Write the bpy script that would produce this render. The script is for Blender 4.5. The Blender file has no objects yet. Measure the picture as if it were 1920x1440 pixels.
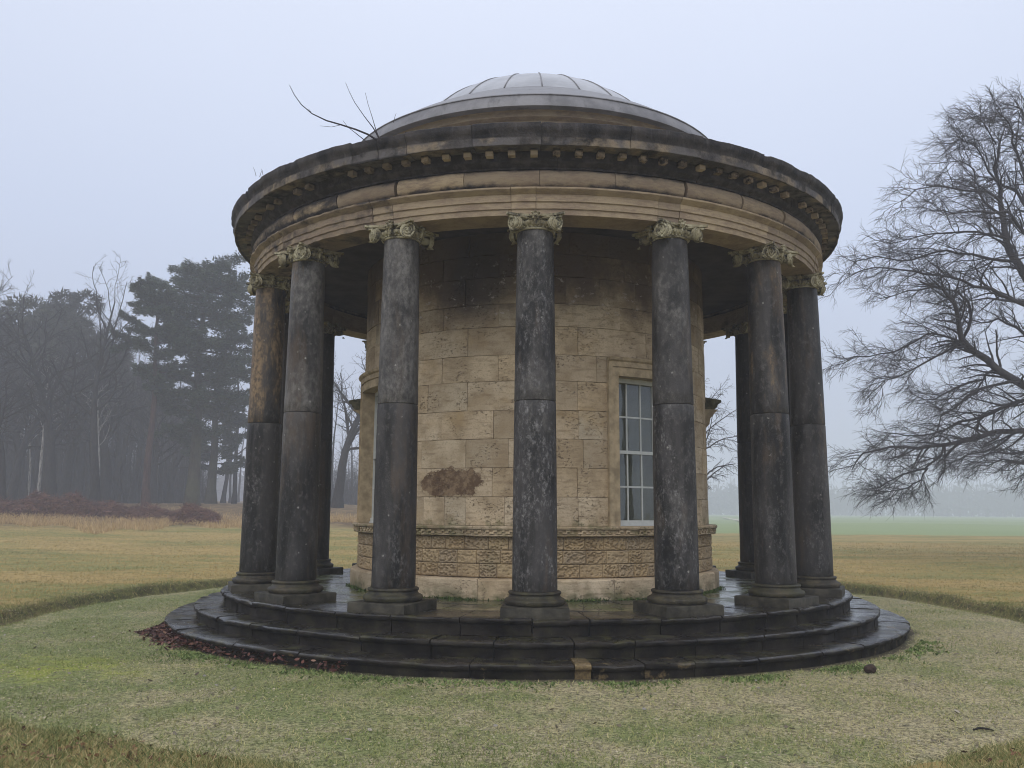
import bpy, math, random
import numpy as np
from mathutils import Matrix, Vector, noise as mnoise

random.seed(7)
RNG = np.random.default_rng(7)
SC = bpy.context.scene
COL = SC.collection
PI = math.pi
R_ = math.radians

# ------------------------------------------------------------------ camera
CAM = np.array([0.0, -13.8856, 1.1121])
FWD = np.array([-0.02553079, 0.98902249, 0.14554276])
RGT = np.array([0.99967257, 0.02500916, 0.00541288])
UPV = np.array([-0.00171356, -0.1456333, 0.98933715])
FPX = 1616.4                                   # focal length in pixels of the 1920 px wide photograph
cd = bpy.data.cameras.new('camera')
cam = bpy.data.objects.new('camera', cd)
COL.objects.link(cam)
cd.sensor_width = 36.0
cd.lens = FPX / 1920 * 36
cd.clip_start = 0.05
cd.clip_end = 3000
cam.matrix_world = Matrix(((RGT[0], UPV[0], -FWD[0], CAM[0]), (RGT[1], UPV[1], -FWD[1], CAM[1]),
                           (RGT[2], UPV[2], -FWD[2], CAM[2]), (0, 0, 0, 1)))
SC.camera = cam

# ------------------------------------------------------------------ world, sun, exposure
SUN_EL, SUN_AZ = R_(42), R_(196)               # azimuth measured clockwise from +Y: behind the camera
world = bpy.data.worlds.new('World')
SC.world = world
world.use_nodes = True
wn = world.node_tree
for n in list(wn.nodes):
    wn.nodes.remove(n)
sky = wn.nodes.new('ShaderNodeTexSky')
sky.sky_type = 'NISHITA'
sky.sun_disc = False
sky.sun_elevation = SUN_EL
sky.sun_rotation = SUN_AZ
sky.air_density = 1.0
sky.dust_density = 3.0
bg1 = wn.nodes.new('ShaderNodeBackground')
bg1.inputs['Strength'].default_value = 0.05
wn.links.new(sky.outputs[0], bg1.inputs[0])
# the cloud layer: an even overcast, brighter towards the zenith as real overcast is
tc = wn.nodes.new('ShaderNodeTexCoord')
sx = wn.nodes.new('ShaderNodeSeparateXYZ')
wn.links.new(tc.outputs['Generated'], sx.inputs[0])
rp = wn.nodes.new('ShaderNodeValToRGB')
rp.color_ramp.elements[0].position = 0.0
rp.color_ramp.elements[0].color = (0.54, 0.60, 0.755, 1)
rp.color_ramp.elements[1].position = 1.0
rp.color_ramp.elements[1].color = (1.15, 1.2, 1.35, 1)
e = rp.color_ramp.elements.new(0.30)
e.color = (0.70, 0.79, 1.0, 1)
wn.links.new(sx.outputs[2], rp.inputs[0])
nz = wn.nodes.new('ShaderNodeTexNoise')
nz.inputs['Scale'].default_value = 1.3
nz.inputs['Detail'].default_value = 3
wn.links.new(tc.outputs['Generated'], nz.inputs['Vector'])
mr = wn.nodes.new('ShaderNodeMapRange')
mr.inputs[3].default_value = 0.93
mr.inputs[4].default_value = 1.07
wn.links.new(nz.outputs[0], mr.inputs[0])
vm = wn.nodes.new('ShaderNodeVectorMath')
vm.operation = 'SCALE'
wn.links.new(rp.outputs[0], vm.inputs[0])
wn.links.new(mr.outputs[0], vm.inputs['Scale'])
bg2 = wn.nodes.new('ShaderNodeBackground')
bg2.inputs['Strength'].default_value = 1.0
wn.links.new(vm.outputs[0], bg2.inputs[0])
mx = wn.nodes.new('ShaderNodeMixShader')
mx.inputs[0].default_value = 0.9
wn.links.new(bg1.outputs[0], mx.inputs[1])
wn.links.new(bg2.outputs[0], mx.inputs[2])
wo = wn.nodes.new('ShaderNodeOutputWorld')
wn.links.new(mx.outputs[0], wo.inputs[0])

sd = bpy.data.lights.new('sun', 'SUN')
sd.energy = 1.5
sd.angle = R_(50)
sd.color = (1.0, 0.95, 0.88)
sun = bpy.data.objects.new('sun', sd)
COL.objects.link(sun)
sv = Vector((math.sin(SUN_AZ) * math.cos(SUN_EL), math.cos(SUN_AZ) * math.cos(SUN_EL), math.sin(SUN_EL)))
sun.rotation_euler = sv.to_track_quat('Z', 'Y').to_euler()
sun.location = (0, -30, 40)

SC.view_settings.view_transform = 'Standard'
SC.view_settings.look = 'None'
SC.view_settings.exposure = 0.0
SC.view_settings.gamma = 1.0
SC.view_settings.use_curve_mapping = False
SC.render.engine = 'CYCLES'
SC.cycles.volume_bounces = 1
SC.cycles.max_bounces = 6
SC.cycles.diffuse_bounces = 4
SC.cycles.use_denoising = True
SC.cycles.sample_clamp_indirect = 8
SC.cycles.filter_width = 1.05

FOG_DENSITY = 0.0031


def at(px, py, depth):
    """world point seen at pixel (px, py) of the 1920x1440 photograph, that many metres in front of the camera"""
    return CAM + depth * (FWD + RGT * (px - 960) / FPX - UPV * (py - 720) / FPX)


# ------------------------------------------------------------------ node helpers
class Mat:
    def __init__(s, name, rough=0.8, spec=0.3):
        s.m = bpy.data.materials.new(name)
        s.m.use_nodes = True
        s.nt = s.m.node_tree
        s.b = s.nt.nodes['Principled BSDF']
        s.b.inputs['Roughness'].default_value = rough
        s.b.inputs['Specular IOR Level'].default_value = spec
        s._geo = None
        s._oi = None

    def put(s, sock, v):
        if hasattr(v, 'is_linked') or isinstance(v, bpy.types.NodeSocket):
            s.nt.links.new(v, sock)
        elif isinstance(v, (tuple, list)) and len(v) == 3 and sock.type == 'RGBA':
            sock.default_value = (*v, 1)
        else:
            sock.default_value = v

    def node(s, typ, attrs=None, **ins):
        n = s.nt.nodes.new(typ)
        for k, v in (attrs or {}).items():
            setattr(n, k, v)
        for k, v in ins.items():
            key = int(k[1:]) if k[0] == 'i' and k[1:].isdigit() else k
            s.put(n.inputs[key], v)
        return n

    @property
    def pos(s):
        if s._geo is None:
            s._geo = s.node('ShaderNodeNewGeometry')
        return s._geo.outputs['Position']

    def info(s, out='Random'):
        if s._oi is None:
            s._oi = s.node('ShaderNodeObjectInfo')
        return s._oi.outputs[out]

    def math(s, op, a, b=0.0, clamp=False):
        return s.node('ShaderNodeMath', {'operation': op, 'use_clamp': clamp}, i0=a, i1=b).outputs[0]

    def vec(s, scale=(1, 1, 1), shift=None, src=None):
        v = s.node('ShaderNodeVectorMath', {'operation': 'MULTIPLY'}, i0=src or s.pos, i1=scale).outputs[0]
        if shift is not None:
            c = s.node('ShaderNodeCombineXYZ', None, i0=shift, i1=s.math('MULTIPLY', shift, 2.3), i2=s.math('MULTIPLY', shift, 4.1)).outputs[0]
            v = s.node('ShaderNodeVectorMath', {'operation': 'ADD'}, i0=v, i1=c).outputs[0]
        return v

    def noise(s, scale, detail=4, rough=0.55, vec=None, dist=0.0):
        return s.node('ShaderNodeTexNoise', None, Vector=vec or s.pos, Scale=scale, Detail=detail, Roughness=rough, Distortion=dist).outputs[0]

    def voro(s, scale, vec=None, feature='F1'):
        return s.node('ShaderNodeTexVoronoi', {'feature': feature}, Vector=vec or s.pos, Scale=scale).outputs['Distance' if feature != 'F1C' else 'Color']

    def ramp(s, fac, *stops):
        n = s.node('ShaderNodeValToRGB', None, Fac=fac)
        cr = n.color_ramp
        while len(cr.elements) < len(stops):
            cr.elements.new(0.5)
        for el, (p, c) in zip(cr.elements, stops):
            el.position = p
            el.color = (c, c, c, 1) if isinstance(c, (int, float)) else (*c, 1)
        return n.outputs[0]

    def step(s, fac, a, b):
        """0 below a, 1 above b"""
        return s.node('ShaderNodeMapRange', {'interpolation_type': 'SMOOTHSTEP'}, i0=fac, i1=a, i2=b).outputs[0]

    def mix(s, fac, a, b, blend='MIX'):
        n = s.nt.nodes.new('ShaderNodeMix')
        n.data_type = 'RGBA'
        n.blend_type = blend
        s.put(n.inputs[0], fac)
        s.put(n.inputs[6], a)
        s.put(n.inputs[7], b)
        return n.outputs[2]

    def mul(s, a, b):
        return s.math('MULTIPLY', a, b)

    def z(s):
        return s.node('ShaderNodeSeparateXYZ', None, i0=s.pos).outputs[2]

    def bump(s, h, dist=0.01, strength=1.0, prev=None):
        n = s.node('ShaderNodeBump', None, Height=h, Distance=dist, Strength=strength)
        if prev is not None:
            s.nt.links.new(prev, n.inputs['Normal'])
        return n.outputs[0]

    def done(s, col=None, rough=None, normal=None):
        if col is not None:
            s.put(s.b.inputs['Base Color'], col)
        if rough is not None:
            s.put(s.b.inputs['Roughness'], rough)
        if normal is not None:
            s.nt.links.new(normal, s.b.inputs['Normal'])
        return s.m


# ------------------------------------------------------------------ materials
def m_wall():
    m = Mat('ashlar sandstone', 0.85, 0.2)
    rnd = m.info()
    tone = m.ramp(rnd, (0.0, (0.53, 0.41, 0.26)), (0.25, (0.70, 0.58, 0.41)), (0.45, (0.45, 0.365, 0.25)), (0.62, (0.62, 0.50, 0.345)), (0.8, (0.71, 0.56, 0.36)), (1.0, (0.52, 0.45, 0.335)))
    v = m.vec((1, 1, 1), m.mul(rnd, 37.0))
    big = m.noise(2.2, 5, 0.6, v)
    bed = m.noise(5.0, 5, 0.65, m.vec((1, 1, 4.5), m.mul(rnd, 11.0)))
    fine = m.noise(48, 5, 0.8)
    c = m.mix(m.step(big, 0.35, 0.75), tone, (0.36, 0.27, 0.165))
    c = m.mix(m.mul(m.step(bed, 0.48, 0.66), 0.6), c, (0.29, 0.215, 0.135))
    c = m.mix(m.mul(m.step(fine, 0.50, 0.66), 0.5), c, (0.24, 0.175, 0.11))
    pits = m.mul(m.step(m.noise(24, 5, 0.7, m.vec((1, 1, 2.0))), 0.56, 0.63), m.step(m.noise(3.0, 3, 0.5, v), 0.48, 0.6))
    c = m.mix(m.mul(pits, 0.6), c, (0.13, 0.09, 0.055))
    # ochre blush in places
    c = m.mix(m.mul(m.step(m.noise(1.4, 3), 0.55, 0.75), 0.35), c, (0.52, 0.35, 0.15))
    # sooty stain high on the drum, ragged, with portico shade painted in by height
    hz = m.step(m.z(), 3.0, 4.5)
    soot_shade = m.math('ADD', m.mul(m.noise(1.1, 7, 0.68, m.vec((1, 1, 0.55))), 0.85), m.mul(rnd, 0.12))
    sm = m.step(m.math('ADD', m.mul(hz, 0.50), soot_shade), 0.60, 0.96)
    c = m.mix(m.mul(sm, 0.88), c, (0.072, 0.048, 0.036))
    # one smoky block group left of the middle
    px_ = m.node('ShaderNodeVectorMath', {'operation': 'DISTANCE'}, i0=m.vec((1.0, 1.0, 0.75)), i1=(-0.80, -2.59, 3.22)).outputs[1]
    c = m.mix(m.mul(m.step(m.math('ADD', px_, m.mul(soot_shade, 0.5)), 0.95, 0.45), 0.85), c, (0.045, 0.036, 0.034))
    # salt bloom
    salt = m.noise(7, 6, 0.75, m.vec((1, 1, 1.4)))
    sz = m.mul(m.step(m.z(), 3.2, 3.8), m.step(m.z(), 4.7, 4.1))
    c = m.mix(m.mul(m.mul(m.step(salt, 0.58, 0.66), m.step(m.noise(1.0, 2), 0.48, 0.62)), m.mul(sz, 0.8)), c, (0.52, 0.46, 0.42))
    # the brown scaled patch
    pd = m.node('ShaderNodeVectorMath', {'operation': 'DISTANCE'}, i0=m.vec((1.0, 1.0, 2.6)), i1=(-1.12, -2.47, 1.485 * 2.6)).outputs[1]
    pe = m.math('ADD', pd, m.mul(m.noise(5.5, 8, 0.75), 0.86))
    patch = m.step(pe, 0.90, 0.865)
    c = m.mix(patch, c, m.mix(m.step(m.noise(6, 7, 0.8), 0.44, 0.58), (0.135, 0.085, 0.052), (0.27, 0.19, 0.115)))
    # green along the foot and on the string course
    gz = m.step(m.z(), 1.10, 0.93)
    gr = m.step(m.noise(6, 4, 0.6), 0.42, 0.68)
    c = m.mix(m.mul(m.mul(gz, m.step(m.z(), 0.70, 0.78)), m.mul(gr, 0.62)), c, (0.10, 0.115, 0.035))
    gz2 = m.step(m.z(), 0.24, 0.0)
    c = m.mix(m.mul(gz2, m.mul(m.step(m.noise(4, 4, 0.6), 0.36, 0.6), 0.8)), c, (0.075, 0.09, 0.03))
    hh = m.math('ADD', m.mul(bed, 0.7), m.math('SUBTRACT', m.mul(fine, 0.22), m.mul(pits, 0.8)))
    nb = m.bump(hh, 0.008, 1.0)
    nb = m.bump(patch, 0.006, 0.6, nb)
    return m.done(c, m.ramp(fine, (0, 0.7), (1, 0.95)), nb)


def m_dark(name, wet=0.0):
    """black-crusted gritstone; object colour: r = bare ochre stone, g = grey, b = pale lichen"""
    m = Mat(name, 0.5, 0.22)
    oc = m.info('Color')
    sp = m.node('ShaderNodeSeparateColor', None, i0=oc)
    r, g, b = sp.outputs[0], sp.outputs[1], sp.outputs[2]
    rnd = m.info()
    sh = m.mul(rnd, 23.0)
    v = m.vec((1.2, 1.2, 0.22), sh)
    streak = m.noise(2.6, 6, 0.62, v, 0.4)
    patchy = m.noise(1.6, 5, 0.6, m.vec((1.4, 1.4, 0.8), sh))
    fine = m.noise(52, 4, 0.75)
    mid = m.noise(14, 6, 0.72, m.vec((1.3, 1.3, 0.8), sh))
    c = m.mix(m.step(streak, 0.36, 0.64), (0.009, 0.009, 0.009), (0.056, 0.052, 0.051))
    c = m.mix(m.mul(m.step(m.noise(1.7, 5, 0.65, m.vec((1.5, 1.5, 0.3), m.mul(rnd, 17.0))), 0.54, 0.66), 0.45), c, (0.115, 0.080, 0.052))
    c = m.mix(m.mul(m.step(mid, 0.50, 0.68), 0.6), c, (0.110, 0.103, 0.098))
    # grey wash
    gm = m.step(m.math('ADD', patchy, m.math('SUBTRACT', g, 0.5)), 0.40, 0.78)
    c = m.mix(m.mul(gm, 0.85), c, m.mix(m.step(mid, 0.35, 0.65), (0.072, 0.067, 0.063), (0.20, 0.19, 0.178)))
    # ochre where the crust has gone
    om = m.step(m.math('ADD', m.noise(1.1, 7, 0.7, m.vec((2.6, 2.6, 0.6), m.mul(rnd, 5.0))), m.math('SUBTRACT', r, 0.5)), 0.44, 0.62)
    c = m.mix(om, c, m.mix(m.step(mid, 0.4, 0.62), (0.25, 0.175, 0.10), (0.085, 0.064, 0.046)))
    # lichen bloom in crusty spots, thick in a few zones
    zone = m.step(m.math('ADD', m.noise(1.9, 4, 0.6, m.vec((1.5, 1.5, 0.6), m.mul(rnd, 9.0))), m.math('SUBTRACT', b, 0.5)), 0.42, 0.66)
    spots = m.mul(m.step(m.noise(22, 7, 0.82, m.vec((1.3, 1.3, 0.7), sh)), 0.48, 0.64), m.step(m.noise(5.5, 5, 0.7, m.vec((1.4, 1.4, 0.55), sh)), 0.40, 0.58))
    c = m.mix(m.mul(m.mul(zone, spots), 0.72), c, (0.27, 0.262, 0.258))
    dots = m.step(m.voro(7, m.vec((1, 1, 1), sh)), 0.11, 0.07)
    c = m.mix(m.mul(dots, m.mul(m.step(mid, 0.45, 0.6), 0.6)), c, (0.42, 0.41, 0.37))
    h = m.math('ADD', m.mul(mid, 0.6), m.mul(fine, 0.45))
    nb = m.bump(h, 0.012, 1.0)
    return m.done(c, m.ramp(mid, (0.3, 0.30), (0.7, 0.66)), nb)


def m_base():
    m = Mat('weathered plinth stone', 0.6, 0.2)
    v = m.pos
    a = m.noise(6, 6, 0.68)
    c = m.ramp(a, (0.36, (0.018, 0.016, 0.014)), (0.5, (0.040, 0.034, 0.024)), (0.63, (0.085, 0.070, 0.044)), (0.78, (0.18, 0.15, 0.10)))
    c = m.mix(m.mul(m.step(m.noise(3, 4), 0.45, 0.65), 0.5), c, (0.05, 0.052, 0.022))
    f = m.noise(60, 4, 0.7)
    c = m.mix(m.mul(m.step(f, 0.6, 0.72), 0.4), c, (0.25, 0.23, 0.18))
    return m.done(c, m.ramp(a, (0.3, 0.35), (0.7, 0.7)), m.bump(m.math('ADD', m.mul(a, 0.6), m.mul(f, 0.35)), 0.01))


def m_entab():
    """sandstone of the entablature; black crust gathers on the mouldings above"""
    m = Mat('entablature sandstone', 0.85, 0.2)
    rnd = m.info()
    sh = m.mul(rnd, 31.0)
    tone = m.ramp(rnd, (0, (0.34, 0.27, 0.18)), (0.5, (0.27, 0.215, 0.15)), (1, (0.40, 0.315, 0.205)))
    a = m.noise(3.0, 6, 0.65, m.vec((1, 1, 2.0), sh))
    f = m.noise(45, 4, 0.7)
    a = m.math('ADD', m.mul(a, 0.55), m.mul(m.noise(9, 6, 0.75, m.vec((1, 1, 5.0), sh)), 0.45))
    c = m.mix(m.mul(m.step(a, 0.42, 0.60), 0.75), tone, (0.19, 0.14, 0.105))
    c = m.mix(m.mul(m.step(f, 0.55, 0.75), 0.35), c, (0.20, 0.15, 0.10))
    oc = m.info('Color')
    sp = m.node('ShaderNodeSeparateColor', None, i0=oc)
    crust = m.noise(2.4, 7, 0.68, m.vec((1, 1, 1.9)))
    zz = m.z()
    # crust level by moulding: none on the fascias, the top edge of the frieze, all of the bed mould
    lv = m.math('ADD', m.mul(m.step(zz, 4.90, 5.05), 0.36), m.math('ADD', m.mul(m.mul(m.step(zz, 4.74, 4.775), m.step(zz, 4.84, 4.79)), 0.17), m.mul(m.step(zz, 4.70, 4.60), 0.03)))
    lv = m.math('ADD', lv, m.math('SUBTRACT', sp.outputs[0], 0.5))
    drip = m.noise(7, 4, 0.6, m.vec((1.2, 1.2, 0.18)))
    crust = m.math('ADD', m.mul(crust, 0.8), m.mul(drip, 0.2))
    k = m.step(m.math('ADD', crust, lv), 0.54, 0.78)
    pale = m.mix(m.step(m.noise(9, 5, 0.7), 0.4, 0.66), (0.018, 0.017, 0.02), (0.062, 0.056, 0.058))
    c = m.mix(m.mul(k, 0.96), c, pale)
    h = m.math('ADD', m.mul(a, 0.8), m.mul(f, 0.35))
    return m.done(c, 0.85, m.bump(h, 0.012))


def m_cornice():
    m = Mat('crusted cornice stone', 0.75, 0.25)
    rnd = m.info()
    sh = m.mul(rnd, 13.0)
    a = m.noise(3.6, 7, 0.7, m.vec((1.0, 1.0, 0.6), sh))
    st = m.noise(9, 4, 0.6, m.vec((1.3, 1.3, 0.12)))
    c = m.mix(m.step(a, 0.34, 0.68), (0.016, 0.016, 0.02), (0.07, 0.062, 0.06))
    c = m.mix(m.mul(m.step(st, 0.56, 0.7), 0.35), c, (0.13, 0.12, 0.125))
    # the vertical corona face washes clean to grey and buff
    zz = m.z()
    band = m.mul(m.step(zz, 5.150, 5.17), m.step(zz, 5.265, 5.245))
    cl = m.mix(m.step(m.noise(2.2, 5, 0.6), 0.46, 0.62), (0.16, 0.15, 0.155), (0.33, 0.265, 0.19))
    c = m.mix(m.mul(band, m.mul(m.step(m.noise(3.0, 5, 0.65, m.vec((1, 1, 1), m.mul(rnd, 3.0))), 0.36, 0.6), 0.85)), c, cl)
    f = m.noise(40, 5, 0.7)
    h = m.math('ADD', m.mul(a, 1.0), m.mul(f, 0.5))
    return m.done(c, 0.75, m.bump(h, 0.02))


def m_dentil():
    m = Mat('dentil stone', 0.85, 0.2)
    rnd = m.info()
    a = m.noise(16, 4, 0.6)
    t = m.math('ADD', a, m.mul(m.math('SUBTRACT', rnd, 0.5), 0.35))
    c = m.ramp(t, (0.26, (0.035, 0.03, 0.03)), (0.38, (0.25, 0.20, 0.165)), (0.60, (0.47, 0.385, 0.30)))
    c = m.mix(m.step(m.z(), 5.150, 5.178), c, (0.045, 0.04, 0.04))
    oc = m.info('Color')
    sp = m.node('ShaderNodeSeparateColor', None, i0=oc)
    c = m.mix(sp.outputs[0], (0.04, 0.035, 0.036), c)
    return m.done(c, 0.85, m.bump(a, 0.006))


def m_step():
    m = Mat('wet step stone', 0.3, 0.45)
    rnd = m.info()
    a = m.noise(3.0, 6, 0.66)
    f = m.noise(48, 4, 0.7)
    c = m.mix(m.step(a, 0.35, 0.7), (0.007, 0.006, 0.006), (0.034, 0.029, 0.024))
    c = m.mix(m.mul(m.step(f, 0.62, 0.72), 0.4), c, (0.13, 0.12, 0.10))
    oc = m.node('ShaderNodeSeparateColor', None, i0=m.info('Color'))
    # sand-coloured repairs and scaled risers
    om = m.step(m.math('ADD', m.noise(5, 5, 0.65), m.math('SUBTRACT', oc.outputs[0], 0.5)), 0.52, 0.64)
    c = m.mix(m.mul(om, 0.85), c, m.mix(m.step(f, 0.4, 0.6), (0.24, 0.175, 0.085), (0.14, 0.10, 0.055)))
    # algae on the treads and low risers
    nor = m.node('ShaderNodeSeparateXYZ', None, i0=m.node('ShaderNodeNewGeometry').outputs['Normal'])
    up = m.step(nor.outputs[2], 0.6, 0.9)
    al = m.step(m.noise(4.2, 5, 0.7, m.vec((1, 1, 1))), 0.47, 0.66)
    c = m.mix(m.mul(m.mul(al, 0.6), m.math('ADD', m.mul(up, 0.6), 0.3)), c, (0.085, 0.08, 0.03))
    m.put(m.b.inputs['Specular IOR Level'], m.math('ADD', m.mul(up, 0.58), 0.07))
    wet = m.step(m.noise(2.6, 5, 0.65), 0.38, 0.62)
    rg = m.math('ADD', 0.09, m.mul(wet, 0.26))
    rg = m.math('ADD', rg, m.mul(m.math('SUBTRACT', 1.0, up), 0.40))
    h = m.math('ADD', m.mul(a, 0.7), m.math('ADD', m.mul(f, 0.22), m.mul(m.noise(14, 4), 0.5)))
    return m.done(c, rg, m.bump(h, 0.012, 0.8))


def m_floor():
    m = Mat('wet paving', 0.25, 0.5)
    rnd = m.info()
    a = m.noise(2.2, 5, 0.6)
    f = m.noise(38, 4, 0.65)
    c = m.mix(m.step(a, 0.36, 0.66), (0.036, 0.036, 0.028), (0.10, 0.088, 0.055))
    c = m.mix(m.mul(m.step(m.noise(1.3, 4), 0.40, 0.58), 0.75), c, (0.095, 0.115, 0.028))
    c = m.mix(m.mul(m.step(rnd, 0.3, 0.9), 0.3), c, (0.06, 0.055, 0.045))
    wet = m.step(m.noise(3.0, 4, 0.6), 0.40, 0.62)
    rg = m.math('ADD', 0.10, m.mul(wet, 0.28))
    h = m.math('ADD', m.mul(a, 0.5), m.math('ADD', m.mul(f, 0.12), m.mul(m.noise(8, 3), 0.5)))
    return m.done(c, rg, m.bump(h, 0.008, 0.6))


def m_lead():
    m = Mat('lead sheet', 0.42, 0.35)
    a = m.noise(3, 5, 0.6)
    st = m.noise(8, 4, 0.7, m.vec((1, 1, 0.15)))
    c = m.mix(m.step(a, 0.3, 0.7), (0.125, 0.122, 0.128), (0.22, 0.215, 0.222))
    c = m.mix(m.mul(m.step(st, 0.55, 0.68), 0.5), c, (0.075, 0.073, 0.076))
    c = m.mix(m.mul(m.step(m.noise(22, 4, 0.7), 0.64, 0.7), 0.5), c, (0.09, 0.09, 0.09))
    return m.done(c, m.ramp(a, (0.3, 0.32), (0.7, 0.55)), m.bump(m.noise(5, 4), 0.02, 0.5))


def m_dome():
    m = Mat('dome lead', 0.3, 0.6)
    a = m.noise(2.2, 5, 0.6)
    c = m.mix(m.step(a, 0.3, 0.7), (0.27, 0.275, 0.29), (0.39, 0.395, 0.41))
    c = m.mix(m.mul(m.step(m.noise(18, 4, 0.7), 0.63, 0.7), 0.4), c, (0.22, 0.22, 0.23))
    m.b.inputs['Metallic'].default_value = 0.35
    return m.done(c, 0.28, m.bump(m.noise(3, 3), 0.03, 0.4))


def simple(name, col, rough=0.7, spec=0.3, var=0.25, scale=8, bump=0.004, dark=None):
    m = Mat(name, rough, spec)
    a = m.noise(scale, 5, 0.62)
    d = dark or tuple(x * (1 - var) for x in col)
    l = tuple(min(1, x * (1 + var)) for x in col)
    c = m.mix(m.step(a, 0.3, 0.7), d, l)
    return m.done(c, rough, m.bump(m.noise(scale * 4, 4), bump) if bump else None)


def m_capital():
    m = Mat('capital stone', 0.85, 0.2)
    a = m.noise(5, 6, 0.68)
    f = m.noise(40, 4, 0.7)
    c = m.mix(m.step(a, 0.36, 0.62), (0.42, 0.39, 0.27), (0.22, 0.19, 0.12))
    c = m.mix(m.mul(m.step(m.noise(8, 6, 0.75), 0.48, 0.62), 0.85), c, (0.045, 0.040, 0.032))
    c = m.mix(m.mul(m.step(f, 0.62, 0.74), 0.4), c, (0.09, 0.09, 0.05))
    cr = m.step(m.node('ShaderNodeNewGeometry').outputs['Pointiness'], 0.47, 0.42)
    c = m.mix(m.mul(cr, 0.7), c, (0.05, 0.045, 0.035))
    return m.done(c, 0.85, m.bump(f, 0.005))


def m_bark(name, lo, hi, green=0.0):
    m = Mat(name, 0.9, 0.15)
    rnd = m.info()
    a = m.noise(5, 4, 0.6, m.vec((2, 2, 0.5)))
    c = m.mix(m.step(a, 0.3, 0.7), lo, hi)
    if green:
        c = m.mix(m.mul(m.step(m.noise(0.6, 3), 0.4, 0.65), green), c, (0.10, 0.115, 0.05))
    return m.done(c, 0.9, None)


def m_leaf(name, *cols, rough=0.7):
    """colour varies by the 'tint' attribute of the mesh"""
    m = Mat(name, rough, 0.25)
    at_ = m.node('ShaderNodeAttribute', {'attribute_name': 'tint'})
    n = len(cols)
    c = m.ramp(at_.outputs['Fac'], *[(i / max(1, n - 1), col) for i, col in enumerate(cols)])
    return m.done(c, rough)


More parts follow.
